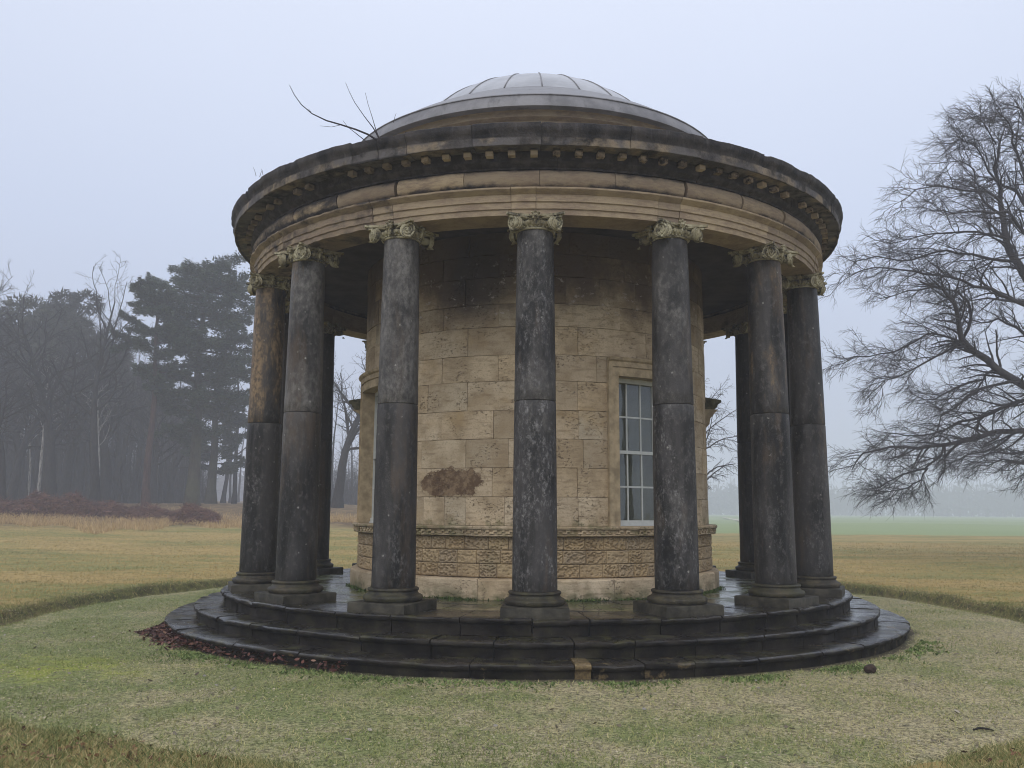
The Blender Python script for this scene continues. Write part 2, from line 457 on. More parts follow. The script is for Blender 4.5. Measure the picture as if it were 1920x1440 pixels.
def m_ground():
    m = Mat('ground cover', 0.9, 0.15)
    p = m.pos
    sep = m.node('ShaderNodeSeparateXYZ', None, i0=p)
    X, Y = sep.outputs[0], sep.outputs[1]
    ring = m.node('ShaderNodeAttribute', {'attribute_name': 'ring'}).outputs['Fac']
    lip = m.node('ShaderNodeAttribute', {'attribute_name': 'lip'}).outputs['Fac']
    wood = m.node('ShaderNodeAttribute', {'attribute_name': 'wood'}).outputs['Fac']
    # --- moss, gravel and short dead grass round the steps
    g1 = m.noise(0.55, 5, 0.6)
    g2 = m.noise(2.0, 5, 0.65)
    g3 = m.noise(34, 6, 0.8)
    g4 = m.voro(55)
    cg = m.mix(m.step(g3, 0.40, 0.60), (0.12, 0.10, 0.052), (0.53, 0.46, 0.27))
    cg = m.mix(m.mul(m.step(m.noise(11, 5, 0.7), 0.46, 0.66), 0.55), cg, (0.20, 0.18, 0.13))
    side = m.mul(m.step(X, -3.5, 3.0), 0.10)
    cg = m.mix(m.mul(m.step(m.math('SUBTRACT', m.math('ADD', m.mul(g1, 0.55), m.mul(g2, 0.45)), side), 0.36, 0.56), 0.85), cg, m.mix(m.step(g3, 0.35, 0.65), (0.055, 0.08, 0.02), (0.24, 0.28, 0.10)))
    # bright yellow-green moss at the left
    md = m.node('ShaderNodeVectorMath', {'operation': 'DISTANCE'}, i0=m.vec((0.55, 1.0, 0)), i1=(-5.1 * 0.55, -5.0, 0)).outputs[1]
    mm = m.step(m.math('ADD', md, m.mul(m.noise(2.0, 6, 0.7), 3.4)), 2.55, 1.75)
    cg = m.mix(m.mul(mm, 0.8), cg, m.mix(m.step(g3, 0.35, 0.6), (0.15, 0.175, 0.02), (0.33, 0.36, 0.06)))
    cg = m.mix(m.mul(m.step(g4, 0.30, 0.12), 0.35), cg, (0.42, 0.38, 0.29))
    cg = m.mix(m.mul(m.step(m.noise(13, 4, 0.75), 0.57, 0.66), 0.75), cg, (0.05, 0.042, 0.026))
    # damp earth against the lowest step
    rr = m.node('ShaderNodeVectorMath', {'operation': 'LENGTH'}, i0=m.vec((1, 1, 0))).outputs[1]
    da = m.step(m.math('ADD', rr, m.mul(g2, 0.5)), 5.78, 5.62)
    cg = m.mix(m.mul(da, 0.85), cg, (0.032, 0.026, 0.018))
    # --- lawn: bands of tawny and green
    bands = m.noise(0.5, 6, 0.68, m.vec((0.2, 0.6, 0)))
    b2 = m.noise(1.7, 5, 0.68, m.vec((0.4, 1.0, 0)))
    t3 = m.noise(7, 6, 0.8, m.vec((0.6, 1, 0.0)))
    cl = m.mix(m.step(bands, 0.42, 0.58), (0.37, 0.27, 0.11), (0.19, 0.195, 0.065))
    cl = m.mix(m.mul(m.step(b2, 0.42, 0.66), 0.5), cl, (0.43, 0.305, 0.12))
    cl = m.mix(m.mul(m.step(t3, 0.49, 0.60), 0.75), cl, (0.13, 0.10, 0.042))
    cl = m.mix(m.mul(m.step(m.noise(2.6, 4, 0.6, m.vec((1, 1.2, 0))), 0.67, 0.72), 0.7), cl, (0.09, 0.07, 0.035))
    cl = m.mix(m.mul(m.step(m.noise(0.22, 3, 0.5), 0.5, 0.7), 0.45), cl, (0.20, 0.21, 0.08))
    # far pasture, greener, begins on the right beyond the tawny ground
    far = m.step(m.math('ADD', Y, m.mul(m.noise(0.05, 3, 0.5), 9.0)), 48.0, 51.0)
    cf = m.mix(m.noise(0.06, 3), (0.19, 0.25, 0.11), (0.26, 0.31, 0.14))
    cl = m.mix(far, cl, cf)
    # leaf litter under the wood
    cw = m.mix(m.step(m.noise(1.5, 5, 0.7), 0.4, 0.65), (0.10, 0.065, 0.035), (0.24, 0.17, 0.08))
    cl = m.mix(wood, cl, cw)
    c = m.mix(ring, cl, cg)
    c = m.mix(m.mul(lip, 0.85), c, m.mix(m.step(m.noise(7, 5, 0.7), 0.42, 0.62), (0.03, 0.026, 0.014), (0.11, 0.115, 0.035)))
    h = m.math('ADD', m.mul(m.noise(16, 6, 0.75), 0.9), m.mul(g4, -0.2))
    nb = m.bump(h, 0.018, 1.0)
    return m.done(c, 0.92, nb)


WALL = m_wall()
DARK = m_dark('black crusted gritstone')
BASE = m_base()
PLIN = simple('damp plinth stone', (0.040, 0.036, 0.026), 0.6, 0.2, 0.6, 7, 0.006)
ENTAB = m_entab()
CORN = m_cornice()
DENT = m_dentil()
STEP = m_step()
FLOOR = m_floor()
LEAD = m_lead()
DOME = m_dome()
CAP = m_capital()
CEIL = simple('sooty ceiling plaster', (0.055, 0.045, 0.045), 0.9, 0.1, 0.4, 3)
SURR = simple('window surround stone', (0.40, 0.315, 0.20), 0.85, 0.2, 0.28, 7, 0.006)
PAINT = simple('white sash paint', (0.60, 0.62, 0.59), 0.45, 0.4, 0.06, 12, 0.001)
DOORP = simple('door paint', (0.10, 0.09, 0.08), 0.5, 0.4, 0.2, 6, 0.002)
PLASTER = simple('inner plaster', (0.55, 0.56, 0.55), 0.9, 0.1, 0.08, 2, 0)
BLIND = simple('linen window blind', (0.62, 0.63, 0.60), 0.9, 0.1, 0.10, 1.6, 0.004)
HOODM = simple('mossy hood stone', (0.11, 0.10, 0.055), 0.85, 0.2, 0.55, 9, 0.01)
BARK_A = m_bark('beech bark', (0.030, 0.027, 0.031), (0.065, 0.060, 0.063))
BARK_B = m_bark('oak bark', (0.012, 0.011, 0.011), (0.034, 0.030, 0.028), 0.0)
BARK_C = m_bark('cedar bark', (0.030, 0.024, 0.018), (0.060, 0.050, 0.036), 0.3)
BARK_P = m_bark('pine bark', (0.035, 0.022, 0.020), (0.075, 0.045, 0.038))
BARK_W = m_bark('birch bark', (0.12, 0.11, 0.10), (0.40, 0.39, 0.37))
NEEDLE = m_leaf('conifer foliage', (0.020, 0.032, 0.020), (0.040, 0.060, 0.034), (0.070, 0.095, 0.050))
EVERG = m_leaf('evergreen foliage', (0.014, 0.018, 0.010), (0.035, 0.040, 0.018), (0.05, 0.055, 0.025))
GROUND = m_ground()
GLASS = None


def m_glass():
    m = Mat('window glass', 0.04, 0.5)
    nt = m.nt
    tr = m.node('ShaderNodeBsdfTransparent', None, Color=(0.66, 0.67, 0.64))
    gl = m.node('ShaderNodeBsdfGlossy', None, Color=(0.9, 0.95, 1.0), Roughness=0.03)
    wob = m.bump(m.noise(2.5, 2), 0.01, 0.3)
    nt.links.new(wob, gl.inputs['Normal'])
    mixs = m.node('ShaderNodeMixShader', None, i0=0.07, i1=tr.outputs[0], i2=gl.outputs[0])
    nt.links.new(mixs.outputs[0], nt.nodes['Material Output'].inputs[0])
    return m.m


GLASS = m_glass()


# ------------------------------------------------------------------ mesh helpers
def mesh_from(name, V, F, mats, smooth=False, attr=None):
    me = bpy.data.meshes.new(name)
    if isinstance(F, np.ndarray):
        V = np.asarray(V, dtype=np.float32)
        k = F.shape[1]
        me.vertices.add(len(V))
        me.vertices.foreach_set('co', V.ravel())
        me.loops.add(F.size)
        me.loops.foreach_set('vertex_index', F.astype(np.int32).ravel())
        me.polygons.add(len(F))
        me.polygons.foreach_set('loop_start', np.arange(0, F.size, k, dtype=np.int32))
        me.polygons.foreach_set('loop_total', np.full(len(F), k, dtype=np.int32))
        me.update(calc_edges=True)
    else:
        me.from_pydata([tuple(map(float, v)) for v in V], [], F)
        me.update()
    for m in (mats if isinstance(mats, (list, tuple)) else [mats]):
        me.materials.append(m)
    if smooth:
        me.polygons.foreach_set('use_smooth', np.ones(len(me.polygons), dtype=bool))
    if attr:
        for an, vals in attr.items():
            a = me.attributes.new(an, 'FLOAT', 'POINT')
            a.data.foreach_set('value', np.asarray(vals, dtype=np.float32))
    return me


def link(name, me, parent=None, label=None, cat=None, group=None, kind=None, color=None):
    o = bpy.data.objects.new(name, me)
    COL.objects.link(o)
    if parent is not None:
        o.parent = parent
    tag(o, label, cat, group, kind)
    if color:
        o.color = (*color, 1)
    return o


def tag(o, label=None, cat=None, group=None, kind=None):
    for k, v in (('label', label), ('category', cat), ('group', group), ('kind', kind)):
        if v:
            o[k] = v


def empty(name, loc=(0, 0, 0), rz=0.0, parent=None):
    o = bpy.data.objects.new(name, None)
    COL.objects.link(o)
    o.location = loc
    o.rotation_euler = (0, 0, rz)
    if parent is not None:
        o.parent = parent
    return o


class MB:
    """plain vertex / face collector"""
    def __init__(s):
        s.V, s.F = [], []

    def add(s, V, F):
        o = len(s.V)
        s.V += [tuple(v) for v in V]
        s.F += [tuple(i + o for i in f) for f in F]
        return s

    def box(s, x0, x1, y0, y1, z0, z1):
        V = [(x0, y0, z0), (x1, y0, z0), (x1, y1, z0), (x0, y1, z0), (x0, y0, z1), (x1, y0, z1), (x1, y1, z1), (x0, y1, z1)]
        return s.add(V, [(0, 3, 2, 1), (4, 5, 6, 7), (0, 1, 5, 4), (1, 2, 6, 5), (2, 3, 7, 6), (3, 0, 4, 7)])

    def lathe(s, prof, n=32, close=False, cx=0.0, cy=0.0):
        V, F = [], []
        k = len(prof)
        for i in range(n):
            a = 2 * PI * i / n
            for r, z in prof:
                V.append((cx + r * math.sin(a), cy - r * math.cos(a), z))
        for i in range(n):
            j = (i + 1) % n
            for q in range(k if close else k - 1):
                q2 = (q + 1) % k
                F.append((i * k + q, j * k + q, j * k + q2, i * k + q2))
        return s.add(V, F)

    def arc(s, prof, a0, a1, seg, dis=None):
        """closed profile [(r, z)] swept from angle a0 to a1 (degrees, 0 towards the camera)"""
        V, F = [], []
        k = len(prof)
        for i in range(seg + 1):
            a = R_(a0 + (a1 - a0) * i / seg)
            for q, (r, z) in enumerate(prof):
                if dis:
                    r, z = dis(a, r, z, q, i in (0, seg))
                V.append((r * math.sin(a), -r * math.cos(a), z))
        for i in range(seg):
            for q in range(k):
                q2 = (q + 1) % k
                F.append((i * k + q, (i + 1) * k + q, (i + 1) * k + q2, i * k + q2))
        F.append(tuple(range(k))[::-1])
        F.append(tuple(seg * k + q for q in range(k)))
        return s.add(V, F)

    def tube(s, pts, rad, sides=6, cap=True):
        P = [Vector(p) for p in pts]
        n = len(P)
        rr = rad if isinstance(rad, (list, tuple)) else [rad] * n
        V, F = [], []
        up = Vector((0.13, 0.21, 0.97))
        for i in range(n):
            t = (P[min(i + 1, n - 1)] - P[max(i - 1, 0)]).normalized()
            u = t.cross(up)
            if u.length < 1e-3:
                u = t.cross(Vector((1, 0, 0)))
            u.normalize()
            w = t.cross(u)
            for q in range(sides):
                a = 2 * PI * q / sides
                V.append(P[i] + (u * math.cos(a) + w * math.sin(a)) * rr[i])
        for i in range(n - 1):
            for q in range(sides):
                q2 = (q + 1) % sides
                F.append((i * sides + q, (i + 1) * sides + q, (i + 1) * sides + q2, i * sides + q2))
        if cap:
            F.append(tuple(range(sides)))
            F.append(tuple((n - 1) * sides + q for q in range(sides))[::-1])
        return s.add(V, F)

    def mesh(s, name, mat, smooth=False, fix=True, angle=None):
        me = mesh_from(name, s.V, s.F, mat, smooth)
        if fix:
            import bmesh
            bm = bmesh.new()
            bm.from_mesh(me)
            bmesh.ops.recalc_face_normals(bm, faces=bm.faces)
            bm.to_mesh(me)
            bm.free()
        if angle is not None:
            me.polygons.foreach_set('use_smooth', np.ones(len(me.polygons), dtype=bool))
            try:
                me.set_sharp_from_angle(angle=R_(angle))
            except Exception:
                pass
        return me

    def put(s, name, mat, parent=None, smooth=False, angle=None, **kw):
        return link(name, s.mesh(name, mat, smooth, angle=angle), parent, **kw)


def rect(r0, r1, z0, z1):
    return [(r0, z0), (r1, z0), (r1, z1), (r0, z1)]


def fb(p, sc, amp, seed=0.0):
    """signed fractal noise at a world point"""
    return amp * mnoise.fractal(Vector((p[0] * sc + seed, p[1] * sc - seed, p[2] * sc)), 0.8, 2.0, 4)


def wear(amp, sc=4.0, seed=0.0, rmin=0.0, lowz=-99, chip=0.0, chipz=99):
    def f(a, r, z, q, end):
        if r < rmin or z < lowz:
            return r, z
        p = (r * math.sin(a), -r * math.cos(a), z)
        d = fb(p, sc, amp, seed)
        r2, z2 = r + d, z + fb(p, sc * 1.3, amp * 0.7, seed + 9)
        if chip and z > chipz:
            c = mnoise.noise(Vector((p[0] * 3.1, p[1] * 3.1, seed)))
            c2 = mnoise.noise(Vector((p[0] * 9, p[1] * 9, seed + 3)))
            k = max(0, c + 0.4 * c2 - 0.12)
            r2 -= k * chip
            z2 -= k * chip * 0.7
        return r2, z2
    return f


def dir_(a, r=1.0):
    return np.array([r * math.sin(a), -r * math.cos(a)])


# ================================================================== GROUND
ZG = -0.485


def ring_radius(phi):
    """radius of the gravel circle, phi in radians with 0 towards the camera"""
    c = math.cos(phi)
    r = 7.62 + 0.72 * max(0, c) ** 1.5 + 0.30 * max(0, -c) + 0.32 * math.exp(-((phi - 0.02) / 0.27) ** 2)
    if phi > 0:
        r -= 0.22 * math.exp(-((phi - 1.7) / 0.5) ** 2)
    return r


def smooth(a, b, x):
    t = np.clip((x - a) / (b - a), 0, 1)
    return t * t * (3 - 2 * t)


def gnoise(x, y, s):
    return mnoise.noise(Vector((x * s, y * s, 3.3)))


def height(x, y):
    r = math.hypot(x, y)
    phi = math.atan2(x, -y)
    R = ring_radius(phi) + 0.10 * gnoise(x, y, 1.3) + 0.05 * gnoise(x, y, 4.0)
    lip = smooth(R - 0.05, R + 0.16, r)
    lh = 0.13 if y > -6 else 0.07
    z = ZG + lh * lip + 0.012 * gnoise(x, y, 1.1) + 0.006 * gnoise(x, y, 5.0)
    z += 0.035 * lip * gnoise(x, y, 0.9) + 0.02 * lip * gnoise(x, y, 3.1)
    z -= 0.05 * math.exp(-((r - R + 0.06) / 0.10) ** 2)
    d = math.hypot(x - CAM[0], y - CAM[1])
    az = math.degrees(math.atan2(x, y - CAM[1]))
    left = float(smooth(2.0, -14.0, az)) if az < 2 else 0.0
    z += left * 2.0 * float(smooth(24, 76, d)) + left * 1.5 * float(smooth(76, 260, d))
    z += 0.35 * lip * gnoise(x, y, 0.03) * float(smooth(12, 60, d))
    return float(z)


def axis(lo, hi, fine0, fine1, step0, grow):
    a = list(np.arange(fine0, fine1 + 1e-6, step0))
    s = step0
    x = fine0
    pre = []
    while x > lo:
        s *= grow
        x -= s
        pre.append(max(x, lo))
    s = step0
    x = fine1
    post = []
    while x < hi:
        s *= grow
        x += s
        post.append(min(x, hi))
    return pre[::-1] + a + post


def build_ground():
    xs = axis(-700, 700, -9.2, 9.2, 0.085, 1.07)
    ys = axis(-60, 700, -11.5, 7.0, 0.085, 1.07)
    nx, ny = len(xs), len(ys)
    V = np.zeros((nx * ny, 3))
    ring = np.zeros(nx * ny)
    lipa = np.zeros(nx * ny)
    wood = np.zeros(nx * ny)
    k = 0
    for y in ys:
        for x in xs:
            V[k] = (x, y, height(x, y))
            r = math.hypot(x, y)
            if r < 12:
                phi = math.atan2(x, -y)
                R = ring_radius(phi) + 0.10 * gnoise(x, y, 1.3) + 0.05 * gnoise(x, y, 4.0)
                ring[k] = 1 - float(smooth(R - 0.14, R + 0.04, r))
                w = 0.10 if y > -6 else 0.05
                lipa[k] = math.exp(-((r - R - 0.05) / (w + 0.06)) ** 2) * (1.0 if y > -6 else 0.35)
            az = math.degrees(math.atan2(x, y - CAM[1]))
            d = math.hypot(x, y - CAM[1])
            if az < -8:
                wood[k] = float(smooth(44, 49, d + 3 * gnoise(x, y, 0.15)))
            k += 1
    I = np.arange(nx * ny).reshape(ny, nx)
    F = np.stack([I[:-1, :-1].ravel(), I[:-1, 1:].ravel(), I[1:, 1:].ravel(), I[1:, :-1].ravel()], 1)
    me = mesh_from('ground', V, F, GROUND, True, {'ring': ring, 'lip': lipa, 'wood': wood})
    link('ground', me, label='tawny lawn around a mossy gravel circle', kind='structure')


build_ground()

# sandy track crossing the far field, seen through the colonnade
mb = MB()
tp = [(1290, 958), (1330, 967), (1352, 971), (1383, 976), (1420, 985), (1450, 988)]
Lp, Rp = [], []
pts = []
for (x, y) in tp:
    d = (ZG + 0.13 - CAM[2])
    ray = FWD + RGT * (x - 960) / FPX - UPV * (y - 720) / FPX
    t = d / min(ray[2], -0.002)
    pts.append(CAM + ray * min(t, 260))
V, F = [], []
for i, p in enumerate(pts):
    w = 1.6 + 0.6 * math.sin(i * 2.1)
    V += [(p[0], p[1] - w * 2.5, height(p[0], p[1]) + 0.07), (p[0] + 0.5, p[1] + w * 2.5, height(p[0], p[1]) + 0.07)]
    if i:
        F.append((2 * i - 2, 2 * i - 1, 2 * i + 1, 2 * i))
link('path', mesh_from('path', V, F, simple('pale track gravel', (0.5, 0.46, 0.38), 0.9, 0.1, 0.1, 1, 0)), label='pale gravel track curving across the far field', kind='structure')

# ================================================================== TEMPLE
temple = empty('garden_temple')
tag(temple, 'round domed sandstone temple ringed by black weathered ionic columns', 'temple')

# ---- steps: three rings of separate stones
def nose(r, zt, zb, rin, droop=0.0):
    """nosed step profile: tread, rounded nosing, recessed riser"""
    return [(rin, zt - 0.004), (r - 0.16, zt), (r - 0.035, zt - 0.001), (r - 0.012, zt - 0.008), (r, zt - 0.024), (r - 0.002, zt - 0.042),
            (r - 0.014, zt - 0.056), (r - 0.034, zt - 0.064), (r - 0.042, zt - 0.075), (r - 0.046, zb), (rin, zb)]


rs = random.Random(3)
for ringi, (r, zt, zb, rin, edges) in enumerate((
        (4.672, 0.0, -0.185, 3.93, None), (5.022, -0.179, -0.345, 4.60, None), (5.376, -0.338, -0.56, 4.95, None))):
    cuts = []
    a = -180 + rs.uniform(0, 4)
    while a < 180 - 4:
        cuts.append(a)
        a += rs.uniform(7.2, 10.5)
    if ringi == 2:
        cuts = [c for c in cuts if not (-29 < c < 20)] + [-26.7, -15.8, -6.6, 4.2, 5.95, 11.5, 17.1]
        cuts.sort()
    for i, c in enumerate(cuts):
        c2 = cuts[i + 1] if i + 1 < len(cuts) else cuts[0] + 360
        seed = rs.uniform(0, 50)
        far = abs((c + c2) / 2) > 115
        seg = 4 if far else max(3, int((c2 - c) / 0.75))
        dz = rs.uniform(-0.005, 0.005)
        dr = rs.uniform(-0.007, 0.007)
        prof = [(q[0] + (dr if q[0] > rin + 0.01 else 0), q[1] + dz) for q in nose(r, zt, zb, rin)]
        gap = 0.035 / r * 57.3 * rs.uniform(0.10, 0.35)
        m = MB().arc(prof, c + gap, c2 - gap, seg, wear(0.006, 5.0, seed, rin + 0.1, chip=0.05, chipz=zt - 0.09))
        ochre = 0.30 + (0.12 if ringi == 2 else 0.0)
        if ringi == 2 and (abs(c - 4.2) < 0.1):
            ochre = 0.72
        if ringi == 2 and (abs(c - 5.95) < 0.1 or abs(c - 11.5) < 0.1):
            ochre = 0.46
        m.put('step_stone', STEP, temple, angle=40, color=(ochre, rs.random(), rs.random()))

# ---- floor slabs of the ambulatory
fc = []
a = -180.0
while a < 180 - 6:
    fc.append(a)
    a += rs.uniform(11, 17)
for i, c in enumerate(fc):
    c2 = fc[i + 1] if i + 1 < len(fc) else 180.0
    for (r0, r1) in ((2.60, 3.33), (3.338, 3.925)):
        off = 5.0 if r0 > 3 else 0.0
        g = 0.10
        MB().arc(rect(r0, r1 - 0.006, -0.16, -0.004 + rs.uniform(-0.004, 0.002)), c + off + g, c2 + off - g, 6).put('floor_slab', FLOOR, temple)
MB().lathe([(0.01, -0.17), (4.5, -0.17), (4.5, -0.6), (0.01, -0.6)], 48).put('platform_core', STEP, temple)

# ---- drum (cella)
RW = 2.71
CUR = [0.92, 1.29, 1.665, 2.04, 2.415, 2.80, 3.15, 3.53, 3.84, 4.21, 4.52, 4.83]
JL = {0: [-33, -25.8, -19.1, -8], 1: [-36, -11.5, 0.5], 2: [-34, -19.3, -7], 3: [-27.1, -11.3, 4], 4: [-32, -19.1, -2], 5: [-27.3, -10.0], 6: [-34, -19.1, 0],
      7: [-27.1, -10.0], 8: [-20, -3], 9: [-27.5, -10.0], 10: [-19, -1]}
JR = {0: [3, 12.2], 1: [12.0], 2: [5], 3: [4, 12.5], 4: [12.2], 5: [6], 6: [12.3, 34.4], 7: [4, 25.3], 8: [9, 19, 31], 9: [2, 14, 27], 10: [10, 22, 36]}
WIN = [(20.9, 55.1, 24.2, 51.8), (-77.6, -42.0, -74.0, -45.6)]       # surround start, end, opening start, end
DOORS = [(98 + 4, 148 - 4), (-148 + 4, -101 - 4)]
WZ0, WZ1, WZ2 = 0.92, 2.90, 3.15
for ci in range(11):
    z0, z1 = CUR[ci], CUR[ci + 1]
    js = sorted(set(JL[ci] + JR[ci]))
    a = js[0]
    while a > -172:
        a -= rs.uniform(8.5, 15.5)
        js.insert(0, a)
    a = js[-1]
    while a < 172:
        a += rs.uniform(8.5, 15.5)
        js.append(a)
    js[0], js[-1] = -180, 180
    # cut at windows and doors
    segs = []
    for i in range(len(js) - 1):
        parts = [(js[i], js[i + 1])]
        holes = [(w[0], w[1]) for w in WIN if z1 <= WZ2 + 0.01] + [d for d in DOORS if z1 <= 2.85]
        for h0, h1 in holes:
            nx = []
            for p0, p1 in parts:
                if p1 <= h0 or p0 >= h1:
                    nx.append((p0, p1))
                else:
                    if p0 < h0:
                        nx.append((p0, h0))
                    if p1 > h1:
                        nx.append((h1, p1))
            parts = nx
        segs += [p for p in parts if p[1] - p[0] > 0.8]
    for (a0, a1) in segs:
        if ci == 2 and -1 < a0 < 12 and a1 < 21:
            pass
        g = 0.045
        dr = rs.uniform(-0.006, 0.006)
        seed = rs.uniform(0, 90)
        far = abs((a0 + a1) / 2) > 100
        seg = 3 if far else max(3, int((a1 - a0) / 1.4))
        r = RW + dr
        c_ = 0.004
        prof = [(2.47, z0 + 0.002), (r - c_, z0 + 0.002), (r, z0 + c_), (r, (z0 + z1) / 2), (r, z1 - c_), (r - c_, z1 - 0.002), (2.47, z1 - 0.002)]
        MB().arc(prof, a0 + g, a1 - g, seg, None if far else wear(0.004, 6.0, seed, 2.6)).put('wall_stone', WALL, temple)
# mortar backing
mbk = MB()
for (a0, a1, z0, z1) in [(-180, -149, 0, 4.85), (-99, -77.4, 0, 4.85), (-42.2, 21.1, 0, 4.85), (54.9, 101, 0, 4.85), (145, 180, 0, 4.85),
                         (-149, -99, 2.85, 4.85), (101, 145, 2.85, 4.85), (-77.4, -42.2, 3.16, 4.85), (21.1, 54.9, 3.16, 4.85), (-77.4, -42.2, 0, 0.90), (21.1, 54.9, 0, 0.90)]:
    mbk.arc(rect(2.40, 2.685, z0, z1), a0, a1, max(4, int((a1 - a0) / 4)))
mbk.put('mortar', simple('lime mortar', (0.20, 0.15, 0.10), 0.95, 0.1, 0.4, 8), temple)

# base course
a = -178.0
while a < 178:
    a2 = min(a + rs.uniform(13, 19), 182)
    m = MB().arc([(2.68, 0.0), (2.842, 0.0), (2.846, 0.09), (2.842, 0.236), (2.83, 0.254), (2.78, 0.262), (2.68, 0.262)], a + 0.07, a2 - 0.07, 12, wear(0.006, 5, rs.uniform(0, 90), 2.75))
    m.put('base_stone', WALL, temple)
    a = a2

# rusticated (worm-carved) blocks: eight carved variants shared by all
def carved(seed, width=0.262, h=0.168, nxg=30, nyg=19):
    V, F = [], []
    for j in range(nyg + 1):
        for i in range(nxg + 1):
            u, v = i / nxg, j / nyg
            e = min(u, 1 - u) * width
            e2 = min(v, 1 - v) * h
            m = min(e, e2)
            d = 0.0
            if m > 0.016:
                n = mnoise.noise(Vector((u * width * 30 + seed * 7, v * h * 46, seed * 3.1))) * 1.25
                n2 = mnoise.noise(Vector((u * width * 80 + seed * 7, v * h * 80, seed * 5.1)))
                d = (-0.026 * float(smooth(0.03, 0.22, n)) + 0.006) * (0.45 if seed > 5 else 1.0) + 0.008 * n2
            elif m < 0.001:
                d = -0.014
            V.append(((u - 0.5) * width, -d, v * h))
    for j in range(nyg):
        for i in range(nxg):
            k = j * (nxg + 1) + i
            F.append((k, k + 1, k + nxg + 2, k + nxg + 1))
    # sides going back into the wall
    o = len(V)
    for (x, z) in ((-width / 2, 0), (width / 2, 0), (width / 2, h), (-width / 2, h)):
        V.append((x, 0.06, z))
    bl = [i for i in range(nxg + 1)]
    tl = [nyg * (nxg + 1) + i for i in range(nxg + 1)]
    le = [j * (nxg + 1) for j in range(nyg + 1)]
    ri = [j * (nxg + 1) + nxg for j in range(nyg + 1)]
    F.append(tuple([o, o + 1] + bl[::-1]))
    F.append(tuple([o + 1, o + 2] + ri[::-1]))
    F.append(tuple([o + 2, o + 3] + tl))
    F.append(tuple([o + 3, o] + le))
    return mesh_from('rusticated_block', V, F, RUST, True)


def m_rust():
    m = Mat('carved ochre sandstone', 0.85, 0.2)
    rnd = m.info()
    tone = m.ramp(rnd, (0, (0.46, 0.34, 0.19)), (0.5, (0.40, 0.31, 0.20)), (1, (0.50, 0.38, 0.22)))
    a = m.noise(5, 5, 0.65)
    f = m.noise(45, 4, 0.7)
    c = m.mix(m.mul(m.step(a, 0.42, 0.7), 0.6), tone, (0.25, 0.175, 0.10))
    c = m.mix(m.mul(m.step(f, 0.55, 0.75), 0.4), c, (0.18, 0.12, 0.07))
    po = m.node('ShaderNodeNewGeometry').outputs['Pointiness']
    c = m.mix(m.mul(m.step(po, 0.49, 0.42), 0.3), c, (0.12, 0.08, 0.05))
    c = m.mix(m.mul(m.step(m.noise(1.6, 3), 0.52, 0.7), 0.35), c, (0.20, 0.18, 0.10))
    return m.done(c, 0.88, m.bump(f, 0.004))


RUST = m_rust()
variants = [carved(s) for s in range(8)]
for row, z0 in enumerate((0.270, 0.443, 0.616)):
    a = -113.0 + row * 2.1
    i = 0
    while a < 113:
        wd_ = rs.uniform(0.20, 0.33)
        da = wd_ / 2.742 * 57.2958
        an = R_(a + da / 2)
        o = link('rusticated_block', variants[rs.randrange(8)], temple)
        o.location = ((2.742 + rs.uniform(-0.006, 0.004)) * math.sin(an), -(2.742 + rs.uniform(-0.006, 0.004)) * math.cos(an), z0)
        o.rotation_euler = (0, 0, an)
        o.scale = ((wd_ - 0.006) / 0.262, 1, 1)
        a += da
        i += 1
mr_ = MB()
mr_.arc(rect(2.60, 2.742, 0.265, 0.79), 112, 248, 30)
mr_.put('rear_plinth', RUST, temple)

# string course with a small fret
strm = MB()
a = -179.0
while a < 179:
    a2 = min(a + rs.uniform(13, 17), 181)
    zs = rs.uniform(-0.006, 0.006)
    MB().arc([(2.6, 0.79), (2.80, 0.79 + zs), (2.815, 0.80 + zs), (2.815, 0.812 + zs), (2.800, 0.815 + zs), (2.800, 0.875 + zs), (2.835, 0.882 + zs), (2.840, 0.905 + zs), (2.825, 0.918), (2.6, 0.921)],
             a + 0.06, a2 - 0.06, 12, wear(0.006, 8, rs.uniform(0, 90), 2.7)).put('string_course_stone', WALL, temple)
    a = a2
fm = MB()
nfr = 190
for i in range(nfr):
    a = -100 + 200.0 * i / nfr
    if rs.random() < 0.22:
        continue
    w = 200.0 / nfr
    up = i % 2
    fm.arc(rect(2.79, 2.822, 0.822 + 0.026 * up, 0.842 + 0.028 * up), a, a + w * 0.97, 1)
    if up:
        fm.arc(rect(2.79, 2.821, 0.822, 0.87), a - w * 0.12, a + w * 0.12, 1)
fm.put('fret_ornament', WALL, temple)

